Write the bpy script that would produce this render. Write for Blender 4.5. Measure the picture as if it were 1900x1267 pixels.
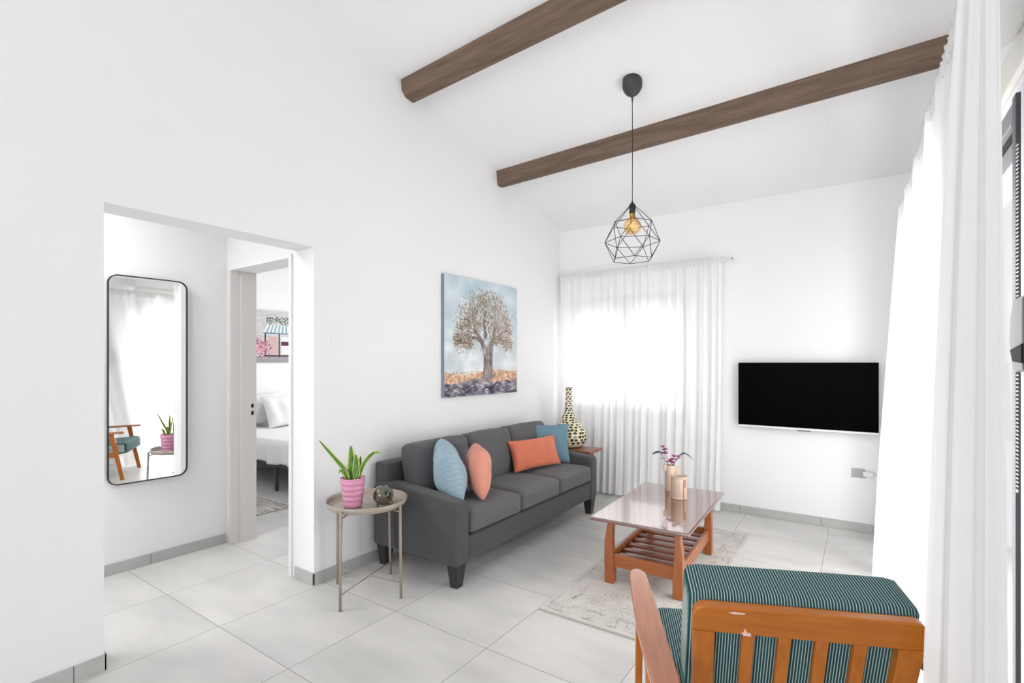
import bpy, bmesh, math, random
import numpy as np
from mathutils import Vector, Matrix, noise

random.seed(7)
rng = np.random.default_rng(11)
for o in list(bpy.data.objects):
    bpy.data.objects.remove(o)
SC = bpy.context.scene
COL = SC.collection
PI = math.pi
R = math.radians

# ------------------------------------------------------------------ camera, sky, exposure
TH = math.atan(644 / 930)
cam_d = bpy.data.cameras.new('camera')
cam_d.sensor_width = 36
cam_d.lens = 930 / 1900 * 36
cam_d.shift_y = 40.5 / 1900
cam_d.clip_start = 0.02
cam = bpy.data.objects.new('camera', cam_d)
COL.objects.link(cam)
cam.location = (0, 0, 1.4)
cam.rotation_euler = (PI / 2, 0, TH)
SC.camera = cam

SC.view_settings.view_transform = 'Standard'
SC.view_settings.look = 'None'
SC.view_settings.gamma = 1
SC.view_settings.use_curve_mapping = False
SC.view_settings.exposure = 0.08

world = bpy.data.worlds.new('sky')
SC.world = world
world.use_nodes = True
bg = world.node_tree.nodes['Background']
bg.inputs[0].default_value = (0.97, 0.98, 1.0, 1)
bg.inputs[1].default_value = 0.9


def area(name, loc, rot, sx, sy, power, color=(1, .99, .985), portal=False):
    l = bpy.data.lights.new(name, 'AREA')
    l.shape = 'RECTANGLE'
    l.size = sx
    l.size_y = sy
    l.energy = power
    l.color = color
    if portal:
        l.cycles.is_portal = True
    o = bpy.data.objects.new(name, l)
    COL.objects.link(o)
    o.location = loc
    o.rotation_euler = rot
    return o


# daylight through the windows, plus an added unseen one at the rear
area('daylight_back_window', (-2.5, 5.5, 1.6), (-PI / 2, 0, 0), 2.6, 2.0, 62)
area('daylight_sliding_door', (0.95, 3.15, 1.25), (0, PI / 2, 0), 2.3, 1.9, 164)
area('rear_fill_light', (-1.25, -6.5, 1.9), (PI / 2 + .25, 0, 0), 3.0, 3.2, 236)  # fill light from an added opening behind the camera
# added lamp, unseen above the opening, to brighten the hall
area('hall_fill_light', (-3.6, .3, 2.70), (0, 0, 0), .4, .4, 22)
area('daylight_bedroom_window', (-5.1, 5.35, 1.5), (-PI / 2, 0, 0), 1.9, 1.6, 65)


# ------------------------------------------------------------------ materials
def lin(c):
    def f(v):
        v = v / 255
        return v / 12.92 if v <= 0.04045 else ((v + 0.055) / 1.055) ** 2.4
    return (f(c[0]), f(c[1]), f(c[2]), 1)


def mat(name, col, rough=0.6, metal=0.0, spec=0.5, bump=0.0, bscale=200, var=0.0, vscale=4, coat=0.0, sheen=0.0):
    m = bpy.data.materials.new(name)
    m.use_nodes = True
    nt = m.node_tree
    p = nt.nodes['Principled BSDF']
    c = lin(col)
    p.inputs['Base Color'].default_value = c
    p.inputs['Roughness'].default_value = rough
    p.inputs['Metallic'].default_value = metal
    p.inputs['Specular IOR Level'].default_value = spec
    p.inputs['Coat Weight'].default_value = coat
    p.inputs['Sheen Weight'].default_value = sheen
    tc = nt.nodes.new('ShaderNodeTexCoord')
    if var:
        n = nt.nodes.new('ShaderNodeTexNoise')
        n.inputs['Scale'].default_value = vscale
        n.inputs['Detail'].default_value = 6
        nt.links.new(tc.outputs['Object'], n.inputs['Vector'])
        r = nt.nodes.new('ShaderNodeMapRange')
        r.inputs['From Min'].default_value = 0.3
        r.inputs['From Max'].default_value = 0.7
        r.inputs['To Min'].default_value = 1 - var
        r.inputs['To Max'].default_value = 1 + var
        nt.links.new(n.outputs['Fac'], r.inputs['Value'])
        mx = nt.nodes.new('ShaderNodeVectorMath')
        mx.operation = 'SCALE'
        mx.inputs[0].default_value = c[:3]
        nt.links.new(r.outputs['Result'], mx.inputs['Scale'])
        nt.links.new(mx.outputs['Vector'], p.inputs['Base Color'])
    if bump:
        n2 = nt.nodes.new('ShaderNodeTexNoise')
        n2.inputs['Scale'].default_value = bscale
        n2.inputs['Detail'].default_value = 3
        nt.links.new(tc.outputs['Object'], n2.inputs['Vector'])
        b = nt.nodes.new('ShaderNodeBump')
        b.inputs['Strength'].default_value = bump
        b.inputs['Distance'].default_value = 0.004
        nt.links.new(n2.outputs['Fac'], b.inputs['Height'])
        nt.links.new(b.outputs['Normal'], p.inputs['Normal'])
    return m


def ramp(nt, fac, stops):
    r = nt.nodes.new('ShaderNodeValToRGB')
    el = r.color_ramp.elements
    while len(el) < len(stops):
        el.new(0.5)
    for e, (p, c) in zip(el, stops):
        e.position = p
        e.color = c
    nt.links.new(fac, r.inputs['Fac'])
    return r.outputs['Color']


def math_node(nt, op, a, b=None):
    n = nt.nodes.new('ShaderNodeMath')
    n.operation = op
    for i, v in enumerate((a, b)):
        if v is None:
            continue
        if isinstance(v, (int, float)):
            n.inputs[i].default_value = v
        else:
            nt.links.new(v, n.inputs[i])
    return n.outputs[0]


M = {}
M['wall'] = mat('white_plaster', (246, 246, 247), 0.85, spec=0.2, bump=0.05, bscale=60)
M['ceiling'] = mat('white_ceiling_paint', (247, 247, 248), 0.9, spec=0.2)
M['cream'] = mat('cream_paint', (236, 235, 228), 0.6)
M['jamb'] = mat('warm_white_door_paint', (226, 222, 219), 0.45)
M['skirting'] = mat('grey_tile_skirting', (186, 187, 185), 0.45, var=0.06, vscale=9)
M['grout'] = mat('grout', (150, 150, 147), 0.9)
M['black'] = mat('black_metal', (24, 24, 26), 0.45)
M['canopy'] = mat('charcoal_plastic', (62, 63, 66), 0.55)
M['brass'] = mat('brass', (190, 150, 80), 0.3, metal=1)
M['chrome'] = mat('chrome', (200, 200, 200), 0.2, metal=1)
M['alu'] = mat('grey_aluminium', (122, 124, 127), 0.45)
M['dark_alu'] = mat('dark_aluminium', (62, 64, 70), 0.4)
M['white_plastic'] = mat('white_plastic', (236, 236, 236), 0.35)
M['socket_grey'] = mat('grey_socket_plastic', (176, 176, 176), 0.4)
M['dark'] = mat('dark_recess', (22, 21, 20), 0.8)
M['sofa_leg'] = mat('black_stained_wood', (42, 42, 44), 0.45)
M['taupe'] = mat('taupe_painted_steel', (158, 146, 134), 0.38)
M['taupe_tray'] = mat('taupe_painted_steel_tray', (168, 156, 143), 0.22, coat=0.3)
M['pink'] = mat('pink_ceramic', (224, 156, 188), 0.4, bump=0.02)
M['soil'] = mat('soil', (60, 46, 36), 0.95, bump=0.6, bscale=90)
M['olive'] = mat('olive_glazed_ceramic', (88, 84, 68), 0.12, coat=0.6)
M['beige_cer'] = mat('beige_ceramic', (204, 180, 160), 0.4)
M['beige_in'] = mat('brown_glaze_inside', (150, 118, 98), 0.4)
M['bed_linen'] = mat('white_bed_linen', (238, 238, 238), 0.9, bump=0.3, bscale=14)
M['magenta'] = mat('magenta_petal', (178, 62, 140), 0.6)
M['purple_leaf'] = mat('dark_purple_leaf', (70, 66, 92), 0.5)
M['stem'] = mat('plum_stem', (110, 90, 104), 0.6)
M['paint_chip'] = mat('chipped_pale_wood', (236, 208, 196), 0.7)


def fabric(name, col, var=0.08, bscale=700, bump=0.35, weave=260):
    m = mat(name, col, 0.95, spec=0.15, bump=bump, bscale=bscale, var=var, vscale=weave, sheen=0.15)
    return m


M['sofa'] = fabric('charcoal_woven_fabric', (80, 80, 82), 0.16, weave=170)
M['sofa_cushion'] = fabric('charcoal_cushion_fabric', (97, 97, 99), 0.16, weave=170)
M['coral'] = fabric('coral_satin', (224, 152, 132), 0.05, weave=12)
M['coral'].node_tree.nodes['Principled BSDF'].inputs['Roughness'].default_value = 0.55
M['orange'] = fabric('orange_satin', (216, 122, 94), 0.06, weave=12)
M['orange'].node_tree.nodes['Principled BSDF'].inputs['Roughness'].default_value = 0.5


def dotted_blue(name, a, b, scale):
    m = fabric(name, a)
    nt = m.node_tree
    p = nt.nodes['Principled BSDF']
    tc = nt.nodes.new('ShaderNodeTexCoord')
    mp = nt.nodes.new('ShaderNodeMapping')
    mp.inputs['Rotation'].default_value = (0, 0, R(45))
    nt.links.new(tc.outputs['Object'], mp.inputs['Vector'])
    ck = nt.nodes.new('ShaderNodeTexVoronoi')
    ck.voronoi_dimensions = '2D'
    ck.inputs['Scale'].default_value = scale
    ck.inputs['Randomness'].default_value = 0.05
    nt.links.new(mp.outputs['Vector'], ck.inputs['Vector'])
    c = ramp(nt, ck.outputs['Distance'], [(0.12, lin(b)), (0.42, lin(a))])
    nt.links.new(c, p.inputs['Base Color'])
    return m


M['blue_dark'] = dotted_blue('dotted_steel_blue_fabric', (96, 130, 148), (146, 176, 190), 55)
M['blue_light'] = dotted_blue('pale_blue_quilted_fabric', (154, 180, 193), (168, 192, 204), 38)


def wood(name, dark, light, rough=0.3, axis='X', scale=9, coat=0.3):
    m = mat(name, light, rough, coat=coat)
    nt = m.node_tree
    p = nt.nodes['Principled BSDF']
    p.inputs['Coat Roughness'].default_value = 0.15
    tc = nt.nodes.new('ShaderNodeTexCoord')
    mp = nt.nodes.new('ShaderNodeMapping')
    s = {'X': (1, 14, 14), 'Y': (14, 1, 14), 'Z': (14, 14, 1)}[axis]
    mp.inputs['Scale'].default_value = s
    nt.links.new(tc.outputs['Object'], mp.inputs['Vector'])
    n = nt.nodes.new('ShaderNodeTexNoise')
    n.inputs['Scale'].default_value = scale * 0.5
    n.inputs['Detail'].default_value = 8
    n.inputs['Roughness'].default_value = 0.6
    nt.links.new(mp.outputs['Vector'], n.inputs['Vector'])
    c = ramp(nt, n.outputs['Fac'], [(0.25, lin(dark)), (0.72, lin(light))])
    nt.links.new(c, p.inputs['Base Color'])
    return m


M['table_top'] = wood('brown_table_top_wood', (96, 50, 34), (114, 62, 42), 0.2, 'Y', coat=1.0)
M['table_top'].node_tree.nodes['Principled BSDF'].inputs['Coat IOR'].default_value = 2.3
M['table_top'].node_tree.nodes['Principled BSDF'].inputs['Coat Roughness'].default_value = 0.06
for ax in 'XYZ':
    M['table_' + ax] = wood('cherry_table_wood_' + ax.lower(), (140, 76, 34), (172, 98, 46), 0.3, ax)
    M['chair_' + ax] = wood('honey_chair_wood_' + ax.lower(), (174, 94, 14), (200, 118, 26), 0.32, ax)
M['table_slat'] = wood('dark_cherry_slat_wood', (112, 58, 38), (138, 76, 52), 0.3, 'X')
M['arm_wood'] = wood('pinkish_arm_wood', (188, 120, 88), (210, 142, 108), 0.22, 'Y', coat=0.6)
M['end_table'] = wood('red_brown_end_table_wood', (120, 62, 44), (146, 80, 60), 0.3, 'X')
M['beam'] = wood('dark_brown_beam', (94, 78, 67), (136, 115, 100), 0.7, 'X', 5, coat=0.0)
M['beam'].node_tree.nodes['Principled BSDF'].inputs['Specular IOR Level'].default_value = 0.2


def floor_material():
    m = mat('grey_floor_tiles', (190, 190, 186), 0.32, spec=0.4)
    nt = m.node_tree
    p = nt.nodes['Principled BSDF']
    tc = nt.nodes.new('ShaderNodeTexCoord')
    sp = nt.nodes.new('ShaderNodeSeparateXYZ')
    nt.links.new(tc.outputs['Object'], sp.inputs[0])
    T = 0.647

    def line(sock, off):
        a = math_node(nt, 'ADD', sock, -off + 50 * T)
        a = math_node(nt, 'DIVIDE', a, T)
        f = math_node(nt, 'FRACT', a)
        f2 = math_node(nt, 'SUBTRACT', 1.0, f)
        d = math_node(nt, 'MINIMUM', f, f2)
        return math_node(nt, 'LESS_THAN', d, 0.0030), math_node(nt, 'FLOOR', a)
    lx, ix = line(sp.outputs['X'], -1.505)
    ly, iy = line(sp.outputs['Y'], 1.305)
    g = math_node(nt, 'MAXIMUM', lx, ly)
    cell = nt.nodes.new('ShaderNodeCombineXYZ')
    nt.links.new(ix, cell.inputs[0])
    nt.links.new(iy, cell.inputs[1])
    wn = nt.nodes.new('ShaderNodeTexWhiteNoise')
    wn.noise_dimensions = '3D'
    nt.links.new(cell.outputs[0], wn.inputs['Vector'])
    off = nt.nodes.new('ShaderNodeVectorMath')
    off.operation = 'MULTIPLY_ADD'
    off.inputs[1].default_value = (7, 7, 7)
    nt.links.new(wn.outputs['Color'], off.inputs[0])
    nt.links.new(tc.outputs['Object'], off.inputs[2])
    mp = nt.nodes.new('ShaderNodeMapping')
    mp.inputs['Scale'].default_value = (1, 2.6, 1)
    nt.links.new(off.outputs[0], mp.inputs['Vector'])
    n = nt.nodes.new('ShaderNodeTexNoise')
    n.inputs['Scale'].default_value = 1.8
    n.inputs['Detail'].default_value = 7
    nt.links.new(mp.outputs[0], n.inputs['Vector'])
    c = ramp(nt, n.outputs['Fac'], [(0.3, lin((208, 208, 205))), (0.52, lin((220, 219, 216))), (0.75, lin((229, 228, 225)))])
    mix = nt.nodes.new('ShaderNodeMix')
    mix.data_type = 'RGBA'
    nt.links.new(g, mix.inputs['Factor'])
    nt.links.new(c, mix.inputs['A'])
    mix.inputs['B'].default_value = lin((150, 149, 145))
    nt.links.new(mix.outputs['Result'], p.inputs['Base Color'])
    return m


M['floor'] = floor_material()


def stripes_material():
    m = mat('teal_striped_upholstery', (80, 120, 124), 0.95, spec=0.1, bump=0.3, bscale=600)
    nt = m.node_tree
    p = nt.nodes['Principled BSDF']
    tc = nt.nodes.new('ShaderNodeTexCoord')
    sp = nt.nodes.new('ShaderNodeSeparateXYZ')
    nt.links.new(tc.outputs['Object'], sp.inputs[0])
    n = nt.nodes.new('ShaderNodeTexNoise')
    n.inputs['Scale'].default_value = 120
    nt.links.new(tc.outputs['Object'], n.inputs['Vector'])
    wob = math_node(nt, 'MULTIPLY', n.outputs['Fac'], 0.0012)
    x = math_node(nt, 'ADD', sp.outputs['X'], wob)
    a = math_node(nt, 'MULTIPLY', x, 2 * PI / 0.0078)
    s = math_node(nt, 'SINE', a)
    s = math_node(nt, 'MULTIPLY_ADD', s, 0.5)
    nt.nodes[-1].inputs[2].default_value = 0.5
    c = ramp(nt, s, [(0.0, lin((38, 66, 76))), (0.5, lin((66, 108, 112))), (0.8, lin((98, 138, 136))), (0.93, lin((206, 220, 212)))])
    n3 = nt.nodes.new('ShaderNodeTexNoise')
    n3.inputs['Scale'].default_value = 260
    nt.links.new(tc.outputs['Object'], n3.inputs['Vector'])
    mix = nt.nodes.new('ShaderNodeMix')
    mix.data_type = 'RGBA'
    nt.links.new(math_node(nt, 'MULTIPLY', n3.outputs['Fac'], 0.35), mix.inputs['Factor'])
    nt.links.new(c, mix.inputs['A'])
    mix.inputs['B'].default_value = lin((44, 74, 84))
    nt.links.new(mix.outputs['Result'], p.inputs['Base Color'])
    return m


M['stripes'] = stripes_material()


def sheer(name, opacity, trans=0.6, col=(0.93, 0.93, 0.93)):
    m = bpy.data.materials.new(name)
    m.use_nodes = True
    nt = m.node_tree
    nt.nodes.remove(nt.nodes['Principled BSDF'])
    out = nt.nodes['Material Output']
    d = nt.nodes.new('ShaderNodeBsdfDiffuse')
    t = nt.nodes.new('ShaderNodeBsdfTranslucent')
    for q in (d, t):
        q.inputs['Color'].default_value = (*col, 1)
    tr = nt.nodes.new('ShaderNodeBsdfTransparent')
    m1 = nt.nodes.new('ShaderNodeMixShader')
    m1.inputs[0].default_value = trans
    nt.links.new(d.outputs[0], m1.inputs[1])
    nt.links.new(t.outputs[0], m1.inputs[2])
    m2 = nt.nodes.new('ShaderNodeMixShader')
    m2.inputs[0].default_value = opacity
    nt.links.new(tr.outputs[0], m2.inputs[1])
    nt.links.new(m1.outputs[0], m2.inputs[2])
    nt.links.new(m2.outputs[0], out.inputs[0])
    return m


M['sheer'] = sheer('sheer_white_voile', 0.88, 0.2, (.985,.985,.985))
M['sheer_hem'] = sheer('gathered_white_voile', 0.95, 0.35, (.96,.96,.96))
M['sheer_side'] = sheer('white_voile_side_curtain', 0.9, 0.45, (.96,.96,.96))


def pane_material():
    m = bpy.data.materials.new('window_glass')
    m.use_nodes = True
    nt = m.node_tree
    nt.nodes.remove(nt.nodes['Principled BSDF'])
    out = nt.nodes['Material Output']
    tr = nt.nodes.new('ShaderNodeBsdfTransparent')
    tr.inputs[0].default_value = (0.98, 0.98, 0.98, 1)
    gl = nt.nodes.new('ShaderNodeBsdfGlossy')
    gl.inputs['Roughness'].default_value = 0.02
    fr = nt.nodes.new('ShaderNodeFresnel')
    fr.inputs[0].default_value = 1.45
    mx = nt.nodes.new('ShaderNodeMixShader')
    nt.links.new(math_node(nt, 'MINIMUM', fr.outputs[0], 0.06), mx.inputs[0])
    nt.links.new(tr.outputs[0], mx.inputs[1])
    nt.links.new(gl.outputs[0], mx.inputs[2])
    nt.links.new(mx.outputs[0], out.inputs[0])
    return m


M['glass'] = pane_material()
M['mirror'] = mat('mirror_silvering', (246, 248, 248), 0.0, metal=1)
M['screen'] = mat('black_screen', (1, 1, 1), 0.35, spec=0.02)


def bulb_material():
    m = bpy.data.materials.new('amber_bulb_glass')
    m.use_nodes = True
    nt = m.node_tree
    nt.nodes.remove(nt.nodes['Principled BSDF'])
    out = nt.nodes['Material Output']
    tr = nt.nodes.new('ShaderNodeBsdfTransparent')
    tr.inputs[0].default_value = lin((250, 232, 200))
    gl = nt.nodes.new('ShaderNodeBsdfGlossy')
    gl.inputs['Roughness'].default_value = 0.05
    gl.inputs['Color'].default_value = lin((255, 236, 205))
    mx = nt.nodes.new('ShaderNodeMixShader')
    mx.inputs[0].default_value = 0.12
    nt.links.new(tr.outputs[0], mx.inputs[1])
    nt.links.new(gl.outputs[0], mx.inputs[2])
    nt.links.new(mx.outputs[0], out.inputs[0])
    return m


M['bulb'] = bulb_material()
m = mat('glowing_filament', (255, 150, 60), 0.5)
m.node_tree.nodes['Principled BSDF'].inputs['Emission Color'].default_value = (1.0, 0.38, 0.1, 1)
m.node_tree.nodes['Principled BSDF'].inputs['Emission Strength'].default_value = 2.0
M['filament'] = m


def attr_material(name, rough=0.8, spec=0.2):
    m = bpy.data.materials.new(name)
    m.use_nodes = True
    nt = m.node_tree
    p = nt.nodes['Principled BSDF']
    p.inputs['Roughness'].default_value = rough
    p.inputs['Specular IOR Level'].default_value = spec
    a = nt.nodes.new('ShaderNodeAttribute')
    a.attribute_name = 'paint'
    nt.links.new(a.outputs['Color'], p.inputs['Base Color'])
    return m


M['paint'] = attr_material('acrylic_paint')
M['woven'] = attr_material('woven_rug_pile', 0.95, 0.05)


def leaf_material():
    m = attr_material('variegated_leaf', 0.4, 0.5)
    return m


M['leaf'] = leaf_material()


def spotted():
    m = mat('cream_glaze_black_spots', (232, 224, 180), 0.15, coat=0.5)
    nt = m.node_tree
    p = nt.nodes['Principled BSDF']
    a = nt.nodes.new('ShaderNodeAttribute')
    a.attribute_name = 'paint'
    nt.links.new(a.outputs['Color'], p.inputs['Base Color'])
    return m


M['spotted'] = spotted()


def striped_rug():
    m = mat('grey_striped_flat_weave', (170, 168, 164), 0.95, spec=0.05)
    nt = m.node_tree
    p = nt.nodes['Principled BSDF']
    tc = nt.nodes.new('ShaderNodeTexCoord')
    mp = nt.nodes.new('ShaderNodeMapping')
    mp.inputs['Scale'].default_value = (2.2, 38, 1)
    nt.links.new(tc.outputs['Object'], mp.inputs['Vector'])
    n = nt.nodes.new('ShaderNodeTexNoise')
    n.inputs['Scale'].default_value = 1.6
    n.inputs['Detail'].default_value = 4
    nt.links.new(mp.outputs[0], n.inputs['Vector'])
    c = ramp(nt, n.outputs['Fac'], [(0.36, lin((120, 118, 116))), (0.5, lin((186, 184, 180))), (0.62, lin((226, 224, 220)))])
    nt.links.new(c, p.inputs['Base Color'])
    return m


M['bed_rug'] = striped_rug()

# ------------------------------------------------------------------ helpers


def link(name, bm, m, parent=None, smooth=False, bevel=0.0, seg=2):
    me = bpy.data.meshes.new(name)
    bmesh.ops.recalc_face_normals(bm, faces=bm.faces)
    bm.to_mesh(me)
    bm.free()
    if isinstance(m, (list, tuple)):
        for q in m:
            me.materials.append(q)
    else:
        me.materials.append(m)
    if smooth:
        for p in me.polygons:
            p.use_smooth = True
    o = bpy.data.objects.new(name, me)
    COL.objects.link(o)
    if parent:
        o.parent = parent
    if bevel:
        b = o.modifiers.new('bevel', 'BEVEL')
        b.width = bevel
        b.segments = seg
        b.limit_method = 'ANGLE'
        b.angle_limit = R(40)
        for p in me.polygons:
            p.use_smooth = True
        wn = o.modifiers.new('wn', 'WEIGHTED_NORMAL')
        wn.keep_sharp = False
    return o


def tag(o, label, cat, group=None, kind=None):
    o['label'] = label
    o['category'] = cat
    if group:
        o['group'] = group
    if kind:
        o['kind'] = kind
    return o


def struct(o):
    o['kind'] = 'structure'
    return o


def empty(name, loc, rz=0, label=None, cat=None, group=None):
    o = bpy.data.objects.new(name, None)
    o.empty_display_size = 0.1
    COL.objects.link(o)
    o.location = loc
    o.rotation_euler = (0, 0, rz)
    if label:
        tag(o, label, cat, group)
    return o


def box(bm, x0, x1, y0, y1, z0, z1, mtx=None):
    vs = [bm.verts.new((x, y, z)) for z in (z0, z1) for y in (y0, y1) for x in (x0, x1)]
    for f in ((0, 2, 3, 1), (4, 5, 7, 6), (0, 1, 5, 4), (2, 6, 7, 3), (0, 4, 6, 2), (1, 3, 7, 5)):
        bm.faces.new([vs[i] for i in f])
    if mtx is not None:
        for v in vs:
            v.co = mtx @ v.co
    return vs


def prism(bm, pts, axis, a, b):
    """polygon pts (2d) extruded along axis between a and b"""
    def co(p, t):
        if axis == 'X':
            return (t, p[0], p[1])
        if axis == 'Y':
            return (p[0], t, p[1])
        return (p[0], p[1], t)
    A = [bm.verts.new(co(p, a)) for p in pts]
    B = [bm.verts.new(co(p, b)) for p in pts]
    bm.faces.new(A)
    bm.faces.new(B[::-1])
    n = len(pts)
    for i in range(n):
        bm.faces.new((A[i], A[(i + 1) % n], B[(i + 1) % n], B[i]))
    return A + B


def lathe(bm, prof, n=32, c=(0, 0, 0), caps=True):
    rings = []
    for r, z in prof:
        rings.append([bm.verts.new((c[0] + r * math.cos(2 * PI * i / n), c[1] + r * math.sin(2 * PI * i / n), c[2] + z)) for i in range(n)])
    for a, b in zip(rings, rings[1:]):
        for i in range(n):
            bm.faces.new((a[i], a[(i + 1) % n], b[(i + 1) % n], b[i]))
    if caps:
        bm.faces.new(rings[0][::-1])
        bm.faces.new(rings[-1])
    return rings


def tube(bm, pts, r, n=8, caps=True):
    pts = [Vector(p) for p in pts]
    rings = []
    prev = None
    for i, p in enumerate(pts):
        if i == 0:
            d = pts[1] - p
        elif i == len(pts) - 1:
            d = p - pts[i - 1]
        else:
            d = (pts[i + 1] - p).normalized() + (p - pts[i - 1]).normalized()
        d.normalize()
        if prev is None:
            up = Vector((0, 0, 1)) if abs(d.z) < 0.9 else Vector((1, 0, 0))
            s = d.cross(up).normalized()
        else:
            s = (prev - d * prev.dot(d)).normalized()
        prev = s
        t = d.cross(s)
        rr = r[i] if isinstance(r, (list, tuple)) else r
        rings.append([bm.verts.new(p + (s * math.cos(2 * PI * k / n) + t * math.sin(2 * PI * k / n)) * rr) for k in range(n)])
    for a, b in zip(rings, rings[1:]):
        for k in range(n):
            bm.faces.new((a[k], a[(k + 1) % n], b[(k + 1) % n], b[k]))
    if caps:
        bm.faces.new(rings[0][::-1])
        bm.faces.new(rings[-1])


def one(name, m, parent, *dims, bevel=0.0, seg=2, mtx=None):
    bm = bmesh.new()
    box(bm, *dims, mtx=mtx)
    return link(name, bm, m, parent, bevel=bevel, seg=seg)


def grid_mesh(name, fn, nu, nv, m, parent=None, smooth=True, colors=None, flip=False):
    """fn(u,v)->xyz for u,v in 0..1 ; colors array (nv+1,nu+1,3) sRGB 0-255"""
    vs = []
    for j in range(nv + 1):
        for i in range(nu + 1):
            vs.append(fn(i / nu, j / nv))
    fs = []
    for j in range(nv):
        for i in range(nu):
            a = j * (nu + 1) + i
            q = (a, a + 1, a + nu + 2, a + nu + 1)
            fs.append(q[::-1] if flip else q)
    me = bpy.data.meshes.new(name)
    me.from_pydata(vs, [], fs)
    if smooth:
        me.polygons.foreach_set('use_smooth', [True] * len(fs))
    if colors is not None:
        set_colors(me, colors.reshape(-1, 3))
    me.materials.append(m)
    o = bpy.data.objects.new(name, me)
    COL.objects.link(o)
    if parent:
        o.parent = parent
    return o


def set_colors(me, arr):
    c = np.clip(arr / 255.0, 0, 1)
    c = np.where(c <= 0.04045, c / 12.92, ((c + 0.055) / 1.055) ** 2.4)
    c4 = np.ones((len(c), 4), dtype=np.float32)
    c4[:, :3] = c
    a = me.attributes.new('paint', 'FLOAT_COLOR', 'POINT')
    a.data.foreach_set('color', c4.ravel())


def vnoise(h, w, cells, seed):
    """smooth value noise raster"""
    r = np.random.default_rng(seed)
    ch, cw = max(2, int(cells * h / w) + 2), cells + 2
    g = r.random((ch, cw))
    y = np.linspace(0, ch - 1.001, h)
    x = np.linspace(0, cw - 1.001, w)
    yi, xi = y.astype(int), x.astype(int)
    fy, fx = (y - yi)[:, None], (x - xi)[None, :]
    fy, fx = fy * fy * (3 - 2 * fy), fx * fx * (3 - 2 * fx)
    return (g[yi][:, xi] * (1 - fy) * (1 - fx) + g[yi][:, xi + 1] * (1 - fy) * fx + g[yi + 1][:, xi] * fy * (1 - fx) + g[yi + 1][:, xi + 1] * fy * fx)


def dab(img, x, y, lx, ly, ang, col, alpha=0.9):
    """elliptic brush dab in pixel units"""
    h, w, _ = img.shape
    rr = int(max(lx, ly)) + 2
    x0, x1 = max(0, int(x) - rr), min(w, int(x) + rr + 1)
    y0, y1 = max(0, int(y) - rr), min(h, int(y) + rr + 1)
    if x0 >= x1 or y0 >= y1:
        return
    Y, X = np.mgrid[y0:y1, x0:x1]
    dx, dy = X - x, Y - y
    a = dx * math.cos(ang) + dy * math.sin(ang)
    b = -dx * math.sin(ang) + dy * math.cos(ang)
    d = (a / lx) ** 2 + (b / ly) ** 2
    k = (np.clip(1.3 - d, 0, 1) * alpha)[..., None]
    img[y0:y1, x0:x1] = img[y0:y1, x0:x1] * (1 - k) + np.array(col) * k


def stroke(img, pts, w0, w1, col, alpha=0.9):
    n = 0
    L = sum(math.dist(a, b) for a, b in zip(pts, pts[1:]))
    acc = 0
    for a, b in zip(pts, pts[1:]):
        d = math.dist(a, b)
        for k in range(max(1, int(d))):
            t = k / max(1, int(d))
            f = (acc + d * t) / L
            w = w0 + (w1 - w0) * f
            dab(img, a[0] + (b[0] - a[0]) * t, a[1] + (b[1] - a[1]) * t, w, w, 0, col, alpha)
        acc += d


# ------------------------------------------------------------------ the room
WX = 0.43      # right wall
LX = -2.83     # left wall
BY = 5.07      # back wall
NY = -6.0      # wall behind the camera


def cz(y):
    return 2.91 + 0.255 * (BY - max(y, -1.0))


bm = bmesh.new()
box(bm, -6.8, 1.0, -6.2, 5.3, -0.12, 0)
struct(link('floor', bm, M['floor']))

bm = bmesh.new()
prism(bm, [(-6.2, cz(-1)), (-1.0, cz(-1)), (5.3, cz(5.3)), (5.3, cz(5.3) + .12), (-1.0, cz(-1) + .12), (-6.2, cz(-1) + .12)], 'X', LX - 0.25, WX + 0.3)
struct(link('ceiling', bm, M['ceiling']))
for i, xx in enumerate((-1.56, -0.19)):
    bm = bmesh.new()
    prism(bm, [(-1.0, cz(-1)), (BY, cz(BY)), (BY, cz(BY) - .003), (-1.0, cz(-1) - .003)], 'X', xx - 0.006, xx + 0.006)
    struct(link('trim_%d' % (i + 1), bm, M['ceiling']))
for i, (nm, loc) in enumerate((('a', 0),)):
    bm = bmesh.new()
    box(bm, -6.9, LX - 0.25, -1.4, 5.3, 2.75, 2.85)
    struct(link('ceiling_hall', bm, M['ceiling']))

bm = bmesh.new()
prism(bm, [(NY, 0), (.82, 0), (.82, 2.135), (1.89, 2.135), (1.89, 0), (BY, 0), (BY, cz(BY)), (-1.0, cz(-1)), (NY, cz(-1))], 'X', LX - 0.2, LX)
struct(link('wall_left', bm, M['wall']))

# back wall with window hole
W0, W1, WZ0, WZ1 = -2.70, -1.385, 0.84, 2.13
bm = bmesh.new()
top = cz(BY)
box(bm, LX - .2, W0, BY, BY + .2, 0, top)
box(bm, W1, WX + .2, BY, BY + .2, 0, top)
box(bm, W0, W1, BY, BY + .2, 0, WZ0)
box(bm, W0, W1, BY, BY + .2, WZ1, top)
struct(link('wall_back', bm, M['wall']))

# right wall: sliding door opening and an unseen second opening added for light
D0, D1, DZ = 2.27, 4.0, 2.28
E0, E1 = -2.3, -0.1
bm = bmesh.new()


def wall_right_piece(y0, y1, z0):
    pts = [(y0, z0), (y1, z0), (y1, cz(y1))]
    if y0 < -1 < y1:
        pts.append((-1.0, cz(-1)))
    pts.append((y0, cz(y0)))
    prism(bm, pts, 'X', WX, WX + .2)


wall_right_piece(NY, E0, 0)
wall_right_piece(E0, E1, 2.4)
wall_right_piece(E1, D0, 0)
wall_right_piece(D0, D1, DZ)
wall_right_piece(D1, BY, 0)
struct(link('wall_right', bm, M['wall']))

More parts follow.
